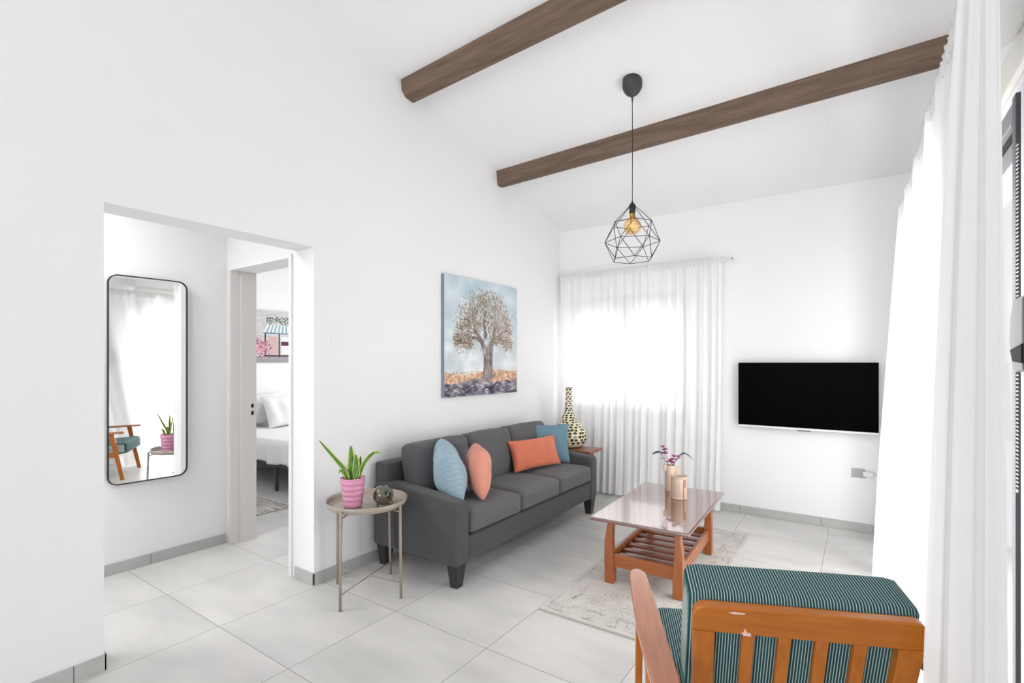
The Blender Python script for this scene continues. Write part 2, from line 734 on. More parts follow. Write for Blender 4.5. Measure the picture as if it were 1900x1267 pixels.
# wall behind the camera with a wide window hole added for fill light
bm = bmesh.new()
box(bm, LX, -2.6, NY - .2, NY, 0, cz(-1))
box(bm, 0.1, WX, NY - .2, NY, 0, cz(-1))
box(bm, -2.6, 0.1, NY - .2, NY, 0, 0.4)
box(bm, -2.6, 0.1, NY - .2, NY, 3.6, cz(-1))
struct(link('wall_front', bm, M['wall']))

# hall and bedroom beyond the opening
MX = -4.07
bm = bmesh.new()
box(bm, MX - .15, MX, -1.2, 1.96, 0, 2.75)
struct(link('wall_hall', bm, M['wall']))
bm = bmesh.new()
box(bm, MX, LX - .2, -1.35, -1.2, 0, 2.75)
struct(link('wall_hall_end', bm, M['wall']))
JX0, JX1, JY0, JY1, JZ = -4.03, -3.06, 1.96, 2.13, 2.12
bm = bmesh.new()
box(bm, -6.75, JX0 - .0, JY0, JY1, 0, 2.75)
box(bm, JX0, JX1, JY0, JY1, JZ + .03, 2.75)
box(bm, JX1, LX - .2, JY0 - .07, JY1, 0, 2.75)
struct(link('wall_door', bm, M['wall']))
bm = bmesh.new()
box(bm, -6.75, -6.6, JY1, 5.2, 0, 2.75)
struct(link('wall_bedroom_left', bm, M['wall']))
bm = bmesh.new()
box(bm, -6.6, -6.0, 5.0, 5.2, 0, 2.75)
box(bm, -4.2, LX - .2, 5.0, 5.2, 0, 2.75)
box(bm, -6.0, -4.2, 5.0, 5.2, 0, 0.8)
box(bm, -6.0, -4.2, 5.0, 5.2, 2.2, 2.75)
struct(link('wall_bedroom_back', bm, M['wall']))

# door frame of the bedroom (the leaf stands out of sight)
dr = empty('door_1', (0, 0, 0))
struct(dr)
fb = bmesh.new()
box(fb, JX0, JX0 + .035, JY0 - .012, JY1 + .012, 0, JZ)
link('jamb', fb, M['jamb'], dr, bevel=.003)
fb = bmesh.new()
box(fb, JX0 + .035, JX0 + .05, JY0 + .06, JY1 + .012, 0, JZ)
link('door_stop', fb, M['jamb'], dr, bevel=.002)
fb = bmesh.new()
box(fb, JX1 - .03, JX1, JY0 - .085, JY1 + .012, 0, JZ)
link('jamb', fb, M['wall'], dr, bevel=.003)
fb = bmesh.new()
box(fb, JX0, JX1, JY0 - .012, JY1 + .012, JZ, JZ + .035)
link('header', fb, M['wall'], dr, bevel=.003)
fb = bmesh.new()
box(fb, JX0 + .0355, JX0 + .0525, 2.09, 2.125, 0.985, 1.09)
sp_ = link('strike_plate', fb, M['jamb'], dr, bevel=.001)
for z_ in (1.062, 1.005):
    fb = bmesh.new()
    box(fb, JX0 + .052, JX0 + .0555, 2.098, 2.116, z_ - .014, z_ + .014)
    link('latch_hole', fb, M['dark'], sp_)


# skirting: grey tiles with dark joints
def skirting(name, p0, p1, nrm, start, h=0.075, th=0.012):
    """p0->p1 along a wall; joints every tile"""
    p0, p1 = Vector((*p0, 0)), Vector((*p1, 0))
    d = (p1 - p0)
    L = d.length
    d.normalize()
    n = Vector((*nrm, 0))
    root = bmesh.new()
    T = 0.647
    cuts = [0]
    t = start
    while t < L - 0.02:
        if t > 0.02:
            cuts.append(t)
        t += T
    cuts.append(L)
    for a, b in zip(cuts, cuts[1:]):
        q = [p0 + d * (a + (.002 if a > 0 else 0)), p0 + d * (b - (.002 if b < L else 0))]
        vs = []
        for z in (0, h):
            for pt in q:
                for off in (0, th):
                    c = pt + n * off
                    vs.append(root.verts.new((c.x, c.y, z)))
        for f in ((0, 1, 3, 2), (4, 6, 7, 5), (0, 4, 5, 1), (2, 3, 7, 6), (0, 2, 6, 4), (1, 5, 7, 3)):
            root.faces.new([vs[i] for i in f])
    o = struct(link(name, root, M['skirting'], bevel=.0015, seg=1))
    g = bmesh.new()
    q = [p0, p1]
    vs = []
    for z in (0, h - .004):
        for pt in q:
            for off in (0, th - .004):
                c = pt + n * off
                vs.append(g.verts.new((c.x, c.y, z)))
    for f in ((0, 1, 3, 2), (4, 6, 7, 5), (0, 4, 5, 1), (2, 3, 7, 6), (0, 2, 6, 4), (1, 5, 7, 3)):
        g.faces.new([vs[i] for i in f])
    link('grout_joint', g, M['grout'], o)
    return o


skirting('baseboard_left', (LX, 1.89), (LX, BY), (1, 0), 0.64)
skirting('baseboard_left_near', (LX, NY), (LX, .82), (1, 0), 6.71 - 0.647 * 10)
skirting('baseboard_opening', (LX - .2, 1.89), (LX, 1.89), (0, -1), 0.5)
skirting('baseboard_opening_near', (LX - .2, .82), (LX, .82), (0, 1), 0.5)
skirting('baseboard_back', (LX, BY), (WX, BY), (0, -1), 0.62)
skirting('baseboard_hall', (MX, -1.2), (MX, 1.94), (1, 0), 2.64 - 0.647 * 4)
skirting('baseboard_bedroom', (-6.6, 2.2), (-6.6, 5.0), (1, 0), 0.5)

hl = empty('hall_fill_lamp', (-3.6, .3, 2.75), 0, 'added round white fill lamp in the hall, unseen above the doorway', 'lamp')  # fixture added to go with the hall fill light
_b = bmesh.new()
lathe(_b, [(.001, -.03), (.2, -.03), (.22, -.02), (.22, 0), (.001, 0)], 32)
link('fill_lamp_base', _b, M['white_plastic'], hl)

# ------------------------------------------------------------------ beams
bm = bmesh.new()
V_ = prism(bm, [(2.62, cz(2.62)), (2.628, 3.45), (2.668, 3.415), (2.745, 3.405), (2.765, cz(2.765))], 'X', LX, WX)
for v in V_[5:]:
    v.co.y -= .145
    v.co.z += .145 * .255
o = link('ceiling_beam', bm, M['beam'], bevel=.003)
tag(o, 'dark brown timber beam higher on the ceiling, cut off by the top of the photo', 'beam', 'timber beams under the sloping ceiling')
bm = bmesh.new()
V_ = prism(bm, [(3.825, cz(3.825)), (3.84, 3.10), (3.875, 3.085), (3.94, 3.10), (3.96, cz(3.96))], 'X', LX, 0.415)
for v in V_[5:]:
    v.co.y -= .105
    v.co.z += .105 * .255
o = link('ceiling_beam', bm, M['beam'], bevel=.003)
tag(o, 'dark brown timber beam nearer the back wall, crossing behind the pendant cord', 'beam', 'timber beams under the sloping ceiling')

# ------------------------------------------------------------------ windows
win = struct(empty('window_1', (0, 0, 0)))
bm = bmesh.new()
F = 0.05
y0, y1 = BY + .01, BY + .07
box(bm, W0, W1, y0, y1, WZ0, WZ0 + .1)
box(bm, W0, W1, y0, y1, WZ1 - .06, WZ1)
box(bm, W0, W0 + F, y0, y1, WZ0 + .1, WZ1 - .06)
box(bm, W1 - F, W1, y0, y1, WZ0 + .1, WZ1 - .06)
link('window_frame', bm, M['dark_alu'], win, bevel=.003)
xm = (W0 + W1) / 2 - .01
one('mullion', M['dark_alu'], win, xm - .04, xm + .04, y0, y1, WZ0 + .1, WZ1 - .06, bevel=.003)
one('roller_box', M['cream'], win, W0, W1, BY + .08, BY + .17, WZ1 - .2, WZ1)
for a, b in ((W0 + F, xm - .04), (xm + .04, W1 - F)):
    one('pane', M['glass'], win, a, b, y0 + .025, y0 + .031, WZ0 + .1, WZ1 - .06)
one('window_sill', M['wall'], win, W0, W1, BY, BY + .01, WZ0 - .02, WZ0 + .005)

win = struct(empty('window_fill', (0, 0, 0)))     # unseen rear window, added to bring in fill light
bm = bmesh.new()
for a, b, c, d in ((-2.6, .1, .4, .46), (-2.6, .1, 3.54, 3.6), (-2.6, -2.54, .46, 3.54), (.04, .1, .46, 3.54), (-1.28, -1.22, .46, 3.54)):
    box(bm, a, b, NY - .12, NY - .06, c, d)
link('window_frame', bm, M['dark_alu'], win)
one('pane', M['glass'], win, -2.54, .04, NY - .09, NY - .085, .46, 3.54)

win = struct(empty('window_3', (0, 0, 0)))     # glazed bedroom window
bm = bmesh.new()
for a, b, c, d in ((-6.0, -4.2, .8, .86), (-6.0, -4.2, 2.14, 2.2), (-6.0, -5.94, .86, 2.14), (-4.26, -4.2, .86, 2.14)):
    box(bm, a, b, 5.06, 5.12, c, d)
link('window_frame', bm, M['dark_alu'], win)
one('pane', M['glass'], win, -5.94, -4.26, 5.085, 5.09, .86, 2.14)

# sliding door in the right wall
sd = struct(empty('door_2', (0, 0, 0)))
bm = bmesh.new()
box(bm, WX - .004, WX + .09, D0, D1, 2.08, 2.28)
link('head_frame', bm, M['alu'], sd, bevel=.003)
bm = bmesh.new()
box(bm, WX - .006, WX - .003, D0 + .09, D1 - .2, 2.20, 2.215)
link('guide_rail', bm, M['chrome'], sd)
bm = bmesh.new()
box(bm, WX - .007, WX - .003, D0 + .07, D1 - .6, 2.145, 2.175)
link('guide_slot', bm, M['dark'], sd)
bm = bmesh.new()
box(bm, WX - .012, WX + .09, D0, D0 + .045, 0.02, 2.28)
link('stile', bm, M['dark_alu'], sd, bevel=.003)
bm = bmesh.new()
box(bm, WX + .01, WX + .09, D0 + .045, D0 + .09, 0.05, 2.08)
link('inner_stile', bm, M['alu'], sd, bevel=.003)
bm = bmesh.new()
box(bm, WX + .01, WX + .09, D1 - .05, D1, 0.05, 2.08)
box(bm, WX + .01, WX + .09, (D0 + D1) / 2 - .03, (D0 + D1) / 2 + .03, 0.05, 2.08)
link('stile', bm, M['dark_alu'], sd, bevel=.003)
bm = bmesh.new()
box(bm, WX, WX + .09, D0 + .045, D1, 0.0, 0.05)
link('threshold', bm, M['alu'], sd, bevel=.003)
one('pane', M['glass'], sd, WX + .05, WX + .056, D0 + .09, D1 - .05, .05, 2.08)
one('upper_trim', M['cream'], sd, WX - .02, WX, 1.3, D1, 2.325, 2.35, bevel=.004)
one('shutter_cover', M['cream'], sd, WX - .01, WX, 1.3, D1, 2.35, 2.47, bevel=.003)

win = struct(empty('door_fill', (0, 0, 0)))      # unseen glazed opening behind the camera, added to let in light
bm = bmesh.new()
for a, b, c, d in ((E0, E1, 0, .06), (E0, E1, 2.34, 2.4), (E0, E0 + .06, .06, 2.34), (E1 - .06, E1, .06, 2.34)):
    box(bm, WX + .04, WX + .1, a, b, c, d)
link('door_frame', bm, M['dark_alu'], win)
one('pane', M['glass'], win, WX + .06, WX + .066, E0 + .06, E1 - .06, .06, 2.34)


# ------------------------------------------------------------------ curtains
def curtain(name, path_top, path_bot, z_top, z_bot, folds, amp_top, amp_bot, m, nu=420, nv=44, seed=1, gather=0.05, phase=0.0, parent=None, power=1.0, mids=None):
    rr = random.Random(seed)
    ph = [rr.uniform(0, 6.28) for _ in range(6)]

    def path(pp, s):
        # polyline interpolation
        k = s * (len(pp) - 1)
        i = min(int(k), len(pp) - 2)
        f = k - i
        return Vector(pp[i]).lerp(Vector(pp[i + 1]), f), (Vector(pp[i + 1]) - Vector(pp[i])).normalized()

    def fn(u, v):
        z = z_top + (z_bot - z_top) * v
        p0, d0 = path(path_top, u)
        p1, d1 = path(path_bot, u)
        w = v ** power
        p = p0.lerp(p1, w)
        d = (d0.lerp(d1, w)).normalized()
        n = Vector((-d.y, d.x))
        a = amp_top + (amp_bot - amp_top) * min(1, v * 1.4) ** 0.8
        U = u + 0.012 * math.sin(3 * v + ph[3]) * v
        ang = 2 * PI * folds * (U + 0.02 * math.sin(U * 11 + ph[0]) + .012 * math.sin(U * 29 + ph[1]))
        off = a * (math.sin(ang + phase) + 0.35 * math.sin(2.3 * ang + ph[2] + v) + .3 * math.sin(.43 * ang + ph[4]))
        # fine gathers at the heading
        g = max(0, 1 - v / gather) if v < gather else 0
        fine = 0.004 * math.sin(2 * PI * folds * 5.3 * u + ph[5]) * (0.25 + g * 1.2) * max(0, 1 - v * 3)
        off += fine
        q = p + n * off
        return (q.x, q.y, z)
    return grid_mesh(name, fn, nu, nv, m, parent)


ct = empty('curtain', (-2.74, 4.97, 0), 0, 'sheer white floor length curtain over the far window behind the sofa', 'curtain')


def rel(pts, o):
    return [(p[0] - o.location.x, p[1] - o.location.y) for p in pts]


curtain('fabric', rel([(-2.765, 4.955), (-1.05, 4.955)], ct), rel([(-2.75, 4.955), (-1.07, 4.955)], ct), 2.385, 0.02, 17, .004, .014, M['sheer'], 520, 44, 3, parent=ct)
curtain('heading_tape', rel([(-2.765, 4.949), (-1.05, 4.949)], ct), rel([(-2.765, 4.949), (-1.05, 4.949)], ct), 2.395, 2.33, 60, .003, .003, M['sheer_hem'], 900, 4, 5, parent=ct)
cr = empty('curtain_rod', (-2.8, 4.985, 2.372), 0, 'thin white curtain rod with a bracket above the far window', 'curtain rod')
bm = bmesh.new()
tube(bm, [(0, 0, 0), (1.80, 0, 0)], .007, 10)
link('rod', bm, M['white_plastic'], cr, smooth=True)
bm = bmesh.new()
lathe(bm, [(.003, 0), (.012, .002), (.012, .012), (.004, .016)], 16)
o = link('finial', bm, M['white_plastic'], cr, smooth=True)
o.location = (1.80, 0, 0)
o.rotation_euler = (0, PI / 2, 0)
bm = bmesh.new()
box(bm, 1.825, 1.845, .0, .085, -.012, .012)
link('bracket', bm, M['white_plastic'], cr, bevel=.003)
bm = bmesh.new()
box(bm, 1.83, 1.84, -.003, .001, -.004, .004)
link('screw', bm, M['dark'], cr)

ct = empty('curtain', (0.21, 3.0, 0), 0, 'long white voile curtain glowing in front of the sliding door at right', 'curtain', 'white curtains along the right wall')
curtain('fabric', rel([(0.235, 4.17), (0.215, 4.10), (0.225, 3.0), (0.225, 1.56)], ct), rel([(0.17, 4.17), (0.10, 4.13), (0.19, 3.0), (0.22, 2.02)], ct), 2.37, 0.02, 9, .008, .03, M['sheer_side'], 420, 44, 9, parent=ct)
curtain('heading_tape', rel([(0.228, 4.17), (0.222, 1.54)], ct), rel([(0.228, 4.17), (0.222, 1.54)], ct), 2.38, 2.32, 70, .003, .003, M['sheer_hem'], 700, 4, 6, parent=ct)
ct = empty('curtain', (0.2, 1.45, 0), 0, 'white curtain panel gathered at the near end, nearest the right photo edge', 'curtain', 'white curtains along the right wall')
curtain('fabric', rel([(0.200, 1.50), (0.215, 1.44), (0.225, 1.39)], ct), rel([(0.112, 1.53), (0.155, 1.47), (0.215, 1.42), (0.243, 1.39)], ct), 2.37, 0.02, 2.2, .003, .010, M['sheer_hem'], 200, 44, 12, parent=ct, power=0.6)
curtain('lining', rel([(0.22, 1.50), (0.225, 1.44)], ct), rel([(0.17, 1.52), (0.225, 1.46), (0.255, 1.43)], ct), 2.36, 0.03, 2.6, .003, .008, M['sheer_hem'], 160, 44, 13, parent=ct, power=0.6)
cr = empty('curtain_rod', (0.235, 4.2, 2.385), 0, 'thin white curtain rod running along the right wall', 'curtain rod')
bm = bmesh.new()
tube(bm, [(0, 0, 0), (0, -2.85, 0)], .007, 10)
link('rod', bm, M['white_plastic'], cr, smooth=True)
for yy in (-.02, -2.82):
    bm = bmesh.new()
    box(bm, -.01, .195, yy - .01, yy + .01, -.008, .008)
    link('bracket', bm, M['white_plastic'], cr, bevel=.002)

# hook plate high on the right wall
hk = empty('hook_plate', (WX, 2.64, 2.78), 0, 'small white wall clip with two dark screws high above the curtain end', 'wall clip')
bm = bmesh.new()
box(bm, -.008, 0, -.02, .02, -.05, .05)
link('plate', bm, M['white_plastic'], hk, bevel=.002)
for zz in (-.025, .022):
    bm = bmesh.new()
    lathe(bm, [(.001, 0), (.007, .001), (.007, .004), (.001, .006)], 12)
    o = link('screw', bm, M['dark'], hk, smooth=True)
    o.location = (-.008, 0, zz)
    o.rotation_euler = (0, -PI / 2, 0)

# white rounded unit high on the wall
wu = empty('wall_unit', (WX, 1.95, 2.50), 0, 'white rounded appliance mounted high on the right wall, cut by the photo edge', 'wall unit')
bm = bmesh.new()
lathe(bm, [(.02, -.17), (.07, -.165), (.085, -.14), (.085, .14), (.07, .165), (.02, .17)], 28)
o = link('body', bm, M['white_plastic'], wu, smooth=True)
o.rotation_euler = (PI / 2, 0, 0)
o.scale = (0.9, 1.0, 1)
o.location = (-.075, 0.15, 0)

# beaded chain of the blind
bc = empty('bead_chain', (WX - .02, 2.20, 1.0), 0, 'white beaded blind chain hanging against the dark door stile', 'chain')
bm = bmesh.new()
for k in range(88):
    lathe(bm, [(.0005, -.0028), (.0028, 0), (.0005, .0028)], 6, (0, 0, k * .0125))
link('beads', bm, M['white_plastic'], bc, smooth=True)
bm = bmesh.new()
for k in range(88):
    lathe(bm, [(.0005, -.0028), (.0028, 0), (.0005, .0028)], 6, (0, .012, k * .0125))
link('beads', bm, M['white_plastic'], bc, smooth=True)
bm = bmesh.new()
tube(bm, [(0, .012 - .006 + .006 * math.cos(a), .006 * math.sin(a)) for a in [PI + PI * i / 8 for i in range(9)]], .002, 6)
link('chain_loop', bm, M['white_plastic'], bc, smooth=True)

# light roller blind beside the door
bl = empty('roller_blind', (WX - .012, 1.85, 0.02), 0, 'pale grey roller blind hanging at the far right edge of the photo', 'blind')
one('blind_fabric', mat('pale_grey_blind', (222, 224, 226), 0.8), bl, -.001, .001, -.35, .33, .03, 2.25)
one('bottom_bar', M['white_plastic'], bl, -.005, .005, -.35, .33, .005, .03, bevel=.002)

# grey rounded fitting at the right edge
gf = empty('grey_fitting', (WX - .03, 2.03, 1.49), 0, 'grey rounded fitting with a dark recess cut by the right photo edge', 'fitting')
bm = bmesh.new()
prism(bm, [(.065, -.02), (.05, .05), (.02, .10), (-.1, .10), (-.1, -.115), (.02, -.115), (.045, -.07)], 'X', -.03, .0)
link('housing', bm, M['alu'], gf, bevel=.012, seg=4)
bm = bmesh.new()
prism(bm, [(.03, -.05), (-.1, -.035), (-.1, -.09), (.0, -.085)], 'X', -.0335, -.029)
link('recess', bm, M['dark'], gf, bevel=.002)

# ------------------------------------------------------------------ pendant lamp
PX, PY = -1.29, 3.325
PZc = cz(PY)
pl = empty('pendant_lamp', (PX, PY, PZc), 0, 'black wire cage pendant lamp with an amber globe bulb', 'pendant lamp')
bm = bmesh.new()
lathe(bm, [(.001, 0), (.0665, .0), (.068, -.02), (.066, -.05), (.056, -.072), (.038, -.094), (.018, -.105), (.008, -.114), (.004, -.15)], 36)
for v in bm.verts:
    if v.co.z > -.001:
        v.co.z = 0.02 if v.co.y < 0 else -0.01
        v.co.z = -v.co.y * .255 - .001
link('ceiling_rose', bm, M['canopy'], pl, smooth=True)
zt = 2.478 - PZc     # top of cage
bm = bmesh.new()
tube(bm, [(0, 0, -.145), (.001, 0, -.5), (0, 0, zt + .03)], .0028, 8)
link('cord', bm, M['black'], pl, smooth=True)
bm = bmesh.new()
lathe(bm, [(.004, .045), (.008, .03), (.018, .024), (.0215, .01), (.0215, -.035), (.018, -.04)], 24, (0, 0, zt))
link('lamp_holder', bm, M['black'], pl, smooth=True)
bm = bmesh.new()
lathe(bm, [(.018, -.04), (.0185, -.045), (.0175, -.05), (.0185, -.055), (.0175, -.06), (.018, -.068)], 24, (0, 0, zt))
link('brass_collar', bm, M['brass'], pl, smooth=True)
bm = bmesh.new()
prof = [(.016, -.066), (.017, -.075)] + [(.060 * math.sin(a), -.128 + .060 * math.cos(a)) for a in [0.4 + (PI - .42) * i / 16 for i in range(17)]]
lathe(bm, prof, 32, (0, 0, zt), caps=False)
bulb = link('bulb', bm, M['bulb'], pl, smooth=True)
bm = bmesh.new()
for k in range(5):
    a = 2 * PI * k / 5
    tube(bm, [(.004 * math.cos(a), .004 * math.sin(a), zt - .10), (.016 * math.cos(a), .016 * math.sin(a), zt - .115), (.013 * math.cos(a + .4), .013 * math.sin(a + .4), zt - .15)], .0009, 5)
tube(bm, [(0, 0, zt - .06), (0, 0, zt - .15)], .0018, 6)
link('filament', bm, M['filament'], bulb)
base = math.atan2(-PY, -PX) + R(6)
rings = []
for rr_, dz_, off in ((.024, .005, 0), (.139, -.112, 0), (.187, -.238, 30), (.139, -.362, 0)):
    rings.append([Vector((rr_ * math.cos(base + R(60 * k + off)), rr_ * math.sin(base + R(60 * k + off)), zt + dz_)) for k in range(6)])
bm = bmesh.new()
wr = .0022


def seg(a, b):
    tube(bm, [a, b], wr, 6)


lathe(bm, [(.022, .002), (.026, .002), (.026, .008), (.022, .008)], 20, (0, 0, zt), caps=False)
for k in range(6):
    seg(rings[0][k], rings[1][k])
    seg(rings[1][k], rings[1][(k + 1) % 6])
    seg(rings[2][k], rings[2][(k + 1) % 6])
    seg(rings[3][k], rings[3][(k + 1) % 6])
    seg(rings[1][k], rings[2][k])
    seg(rings[1][(k + 1) % 6], rings[2][k])
    seg(rings[2][k], rings[3][k])
    seg(rings[2][k], rings[3][(k + 1) % 6])
link('wire_cage', bm, M['black'], pl, smooth=True)

# ------------------------------------------------------------------ wall mirror
mi = empty('wall_mirror', (MX + .018, 1.424, 1.29), 0, 'tall narrow wall mirror with rounded corners and thin black frame', 'mirror')
mi.rotation_euler = (0, 0, R(-3.2))
MW, MH, MR = .233, .70, .06


def rrect(w, h, r, n=10):
    pts = []
    for cx, cy, a0 in ((w - r, h - r, 0), (-w + r, h - r, 90), (-w + r, -h + r, 180), (w - r, -h + r, 270)):
        for i in range(n + 1):
            a = R(a0 + 90 * i / n)
            pts.append((cx + r * math.cos(a), cy + r * math.sin(a)))
    return pts


bm = bmesh.new()
prism(bm, rrect(MW - .006, MH - .006, MR - .005), 'X', .002, .014)
link('mirror_glass', bm, M['mirror'], mi)
bm = bmesh.new()
outer, inner = rrect(MW, MH, MR), rrect(MW - .007, MH - .007, MR - .007)
n = len(outer)
vs = [[bm.verts.new((x, p[0], p[1])) for p in pp] for x, pp in ((0, outer), (.022, outer), (.022, inner), (.013, inner))]
for a, b in zip(vs, vs[1:]):
    for i in range(n):
        bm.faces.new((a[i], a[(i + 1) % n], b[(i + 1) % n], b[i]))
link('frame', bm, M['black'], mi)

# ------------------------------------------------------------------ television, socket, switch
tv = empty('television', (-.392, 5.0, 1.12), 0, 'flat black television mounted on the back wall', 'television')
one('casing', M['dark'], tv, -.52, .52, -.01, .03, -.283, .285, bevel=.004)
one('screen', M['screen'], tv, -.522, .522, -.022, -.009, -.278, .286, bevel=.002)
one('bottom_bezel', M['white_plastic'], tv, -.522, .522, -.025, .0, -.297, -.279, bevel=.003)
one('sensor_bar', mat('sensor_grey', (110, 110, 112), .4), tv, -.05, .05, -.022, .0, -.306, -.297, bevel=.002)
one('wall_bracket', M['dark'], tv, -.15, .15, .03, .068, -.12, .12)

so = empty('wall_socket', (-.005, BY, .49), 0, 'grey wall socket with a white plug and cable low on the back wall', 'socket')
one('face_plate', M['socket_grey'], so, -.045, .045, -.012, 0, -.035, .035, bevel=.004)
one('plate_rim', M['alu'], so, -.047, .047, -.006, 0, -.038, -.03, bevel=.001)
one('plug', M['white_plastic'], so, .03, .10, -.05, -.012, -.02, .02, bevel=.008)
bm = bmesh.new()
tube(bm, [(.095, -.03, 0), (.14, -.035, .005), (.19, -.03, -.03), (.26, -.03, -.09), (.34, -.03, -.12)], .004, 8)
link('cable', bm, M['white_plastic'], so, smooth=True)

sw = empty('light_switch', (LX, 2.085, 1.543), 0, 'white light switch on the left wall between the doorway and painting', 'switch')
one('face_plate', M['wall'], sw, 0, .004, -.075, .065, -.045, .045, bevel=.001)
one('rocker', M['wall'], sw, .004, .006, -.03, .02, -.03, .03, bevel=.002)


# ------------------------------------------------------------------ sofa
sf = empty('sofa', (0, 0, 0), 0, 'dark grey fabric three seat sofa against the left wall', 'sofa')
SX0, SX1, SY0, SY1 = -2.80, -2.02, 2.325, 4.325
AW = .13


def arm(y0, y1):
    # side profile in XZ with rounded ends, extruded along Y
    pts = [(SX0, .14), (SX1, .14), (SX1, .495)]
    for i in range(1, 7):
        a = R(90 * i / 6)
        pts.append((SX1 - .05 + .05 * math.cos(a), .495 + .045 * math.sin(a)))
    pts += [(-2.3, .562), (-2.6, .585)]
    for i in range(1, 6):
        a = R(90 + 90 * i / 5)
        pts.append((SX0 + .06 + .06 * math.cos(a), .525 + .06 * math.sin(a)))
    bm = bmesh.new()
    prism(bm, pts, 'Y', y0, y1)
    return link('armrest', bm, M['sofa'], sf, bevel=.028, seg=4)


arm(SY0, SY0 + AW)
arm(SY1 - AW, SY1)
one('back_frame', M['sofa'], sf, SX0, SX0 + .13, SY0 + .02, SY1 - .02, .15, .71, bevel=.02, seg=3)
one('base_rail', M['sofa'], sf, SX0 + .05, SX1 - .012, SY0 + AW, SY1 - AW, .15, .305, bevel=.012, seg=3)


def soft_box(name, m, parent, c, half, bulge, rnd, nseg=14, mtx=None, seed=0, wr=0.0):
    """cushion: rounded box with domed faces"""
    bm = bmesh.new()
    bmesh.ops.create_cube(bm, size=2)
    bmesh.ops.subdivide_edges(bm, edges=bm.edges[:], cuts=nseg, use_grid_fill=True)
    hx, hy, hz = half
    for v in bm.verts:
        x, y, z = v.co
        p = Vector((x * hx, y * hy, z * hz))
        inner = Vector((max(-(hx - rnd), min(hx - rnd, p.x)), max(-(hy - rnd), min(hy - rnd, p.y)), max(-(hz - rnd), min(hz - rnd, p.z))))
        d = p - inner
        if d.length > 1e-6:
            q = inner + d.normalized() * min(rnd, max(abs(d.x), abs(d.y), abs(d.z)))
        else:
            q = p
        k = ((1 - x * x) * (1 - y * y), (1 - y * y) * (1 - z * z), (1 - x * x) * (1 - z * z))
        q.z += bulge[2] * z * math.sqrt(max(0, k[0])) if abs(z) > .99 else 0
        q.x += bulge[0] * x * math.sqrt(max(0, k[1])) if abs(x) > .99 else 0
        q.y += bulge[1] * y * math.sqrt(max(0, k[2])) if abs(y) > .99 else 0
        if wr:
            q += Vector((0, 0, 1)) * wr * noise.noise(q * 6 + Vector((seed, 0, 0)))
            q += Vector((1, 0, 0)) * wr * noise.noise(q * 7 + Vector((0, seed, 5)))
        if mtx is not None:
            q = mtx @ q
        v.co = q + Vector(c)
    return link(name, bm, m, parent, smooth=True)


cy = [SY0 + AW, 3.04, 3.605, SY1 - AW]
for i in range(3):
    a, b = cy[i], cy[i + 1]
    soft_box('seat_cushion', M['sofa_cushion'], sf, ((-2.62 + -2.012) / 2, (a + b) / 2, .388), ((2.62 - 2.012) / 2, (b - a) / 2 - .004, .07), (.006, .0, .014), .028, seed=i, wr=.003)
for i in range(3):
    a, b = cy[i], cy[i + 1]
    mt = Matrix.Rotation(R(-9), 3, 'Y')
    soft_box('back_cushion', M['sofa_cushion'], sf, (-2.565, (a + b) / 2, .635), (.085, (b - a) / 2 - .004, .195), (.034, .0, .014), .036, mtx=mt, seed=i + 5, wr=.007)
for x in (SX0 + .07, SX1 - .055):
    for y in (SY0 + .06, SY1 - .06):
        bm = bmesh.new()
        a, b = .044, .028
        v0 = [bm.verts.new((x + sx * b, y + sy * b, 0)) for sx, sy in ((-1, -1), (1, -1), (1, 1), (-1, 1))]
        v1 = [bm.verts.new((x + sx * a, y + sy * a, .15)) for sx, sy in ((-1, -1), (1, -1), (1, 1), (-1, 1))]
        bm.faces.new(v0[::-1])
        bm.faces.new(v1)
        for i in range(4):
            bm.faces.new((v0[i], v0[(i + 1) % 4], v1[(i + 1) % 4], v1[i]))
        link('leg', bm, M['sofa_leg'], sf, bevel=.003)


# ------------------------------------------------------------------ throw pillows
def pillow(name, m, w, h, t, loc, rot, label, seed, group='cushions on the sofa', wrinkle=.006, sag=0.0):
    N = 36
    bm = bmesh.new()
    grid = {}
    for side in (1, -1):
        for j in range(N + 1):
            for i in range(N + 1):
                u, v = 2 * i / N - 1, 2 * j / N - 1
                if side == -1 and (i in (0, N) or j in (0, N)):
                    grid[(side, i, j)] = grid[(1, i, j)]
                    continue
                e = max(0, (1 - u ** 2)) ** .5 * max(0, (1 - v ** 2)) ** .5
                th = t / 2 * e ** .75
                px = w / 2 * u * (1 - .09 * (1 - v * v))
                py = h / 2 * v * (1 - .09 * (1 - u * u))
                nz = noise.noise(Vector((px * 9, py * 5, seed + side))) * wrinkle * (.3 + e) + noise.noise(Vector((px * 22, py * 14, seed * 2 + side))) * wrinkle * .5 * (1 - e) * (1 - max(abs(u), abs(v)) ** 6)
                z = side * th + nz * (1 if max(abs(u), abs(v)) < .999 else 0)
                grid[(side, i, j)] = bm.verts.new((px, py + sag * e * (1 - v) * .02, z))
        for j in range(N):
            for i in range(N):
                q = [grid[(side, i, j)], grid[(side, i + 1, j)], grid[(side, i + 1, j + 1)], grid[(side, i, j + 1)]]
                if side == -1:
                    q = q[::-1]
                if len(set(q)) == 4:
                    bm.faces.new(q)
    o = link(name, bm, m, None, smooth=True)
    o.location = loc
    # local Y up in world Z, local Z = facing direction
    yaw, lean, roll = rot
    o.rotation_euler = (Matrix.Rotation(yaw, 4, 'Z') @ Matrix.Rotation(R(90) - lean, 4, 'X') @ Matrix.Rotation(roll, 4, 'Z')).to_euler()
    tag(o, label, 'cushion', group)
    return o


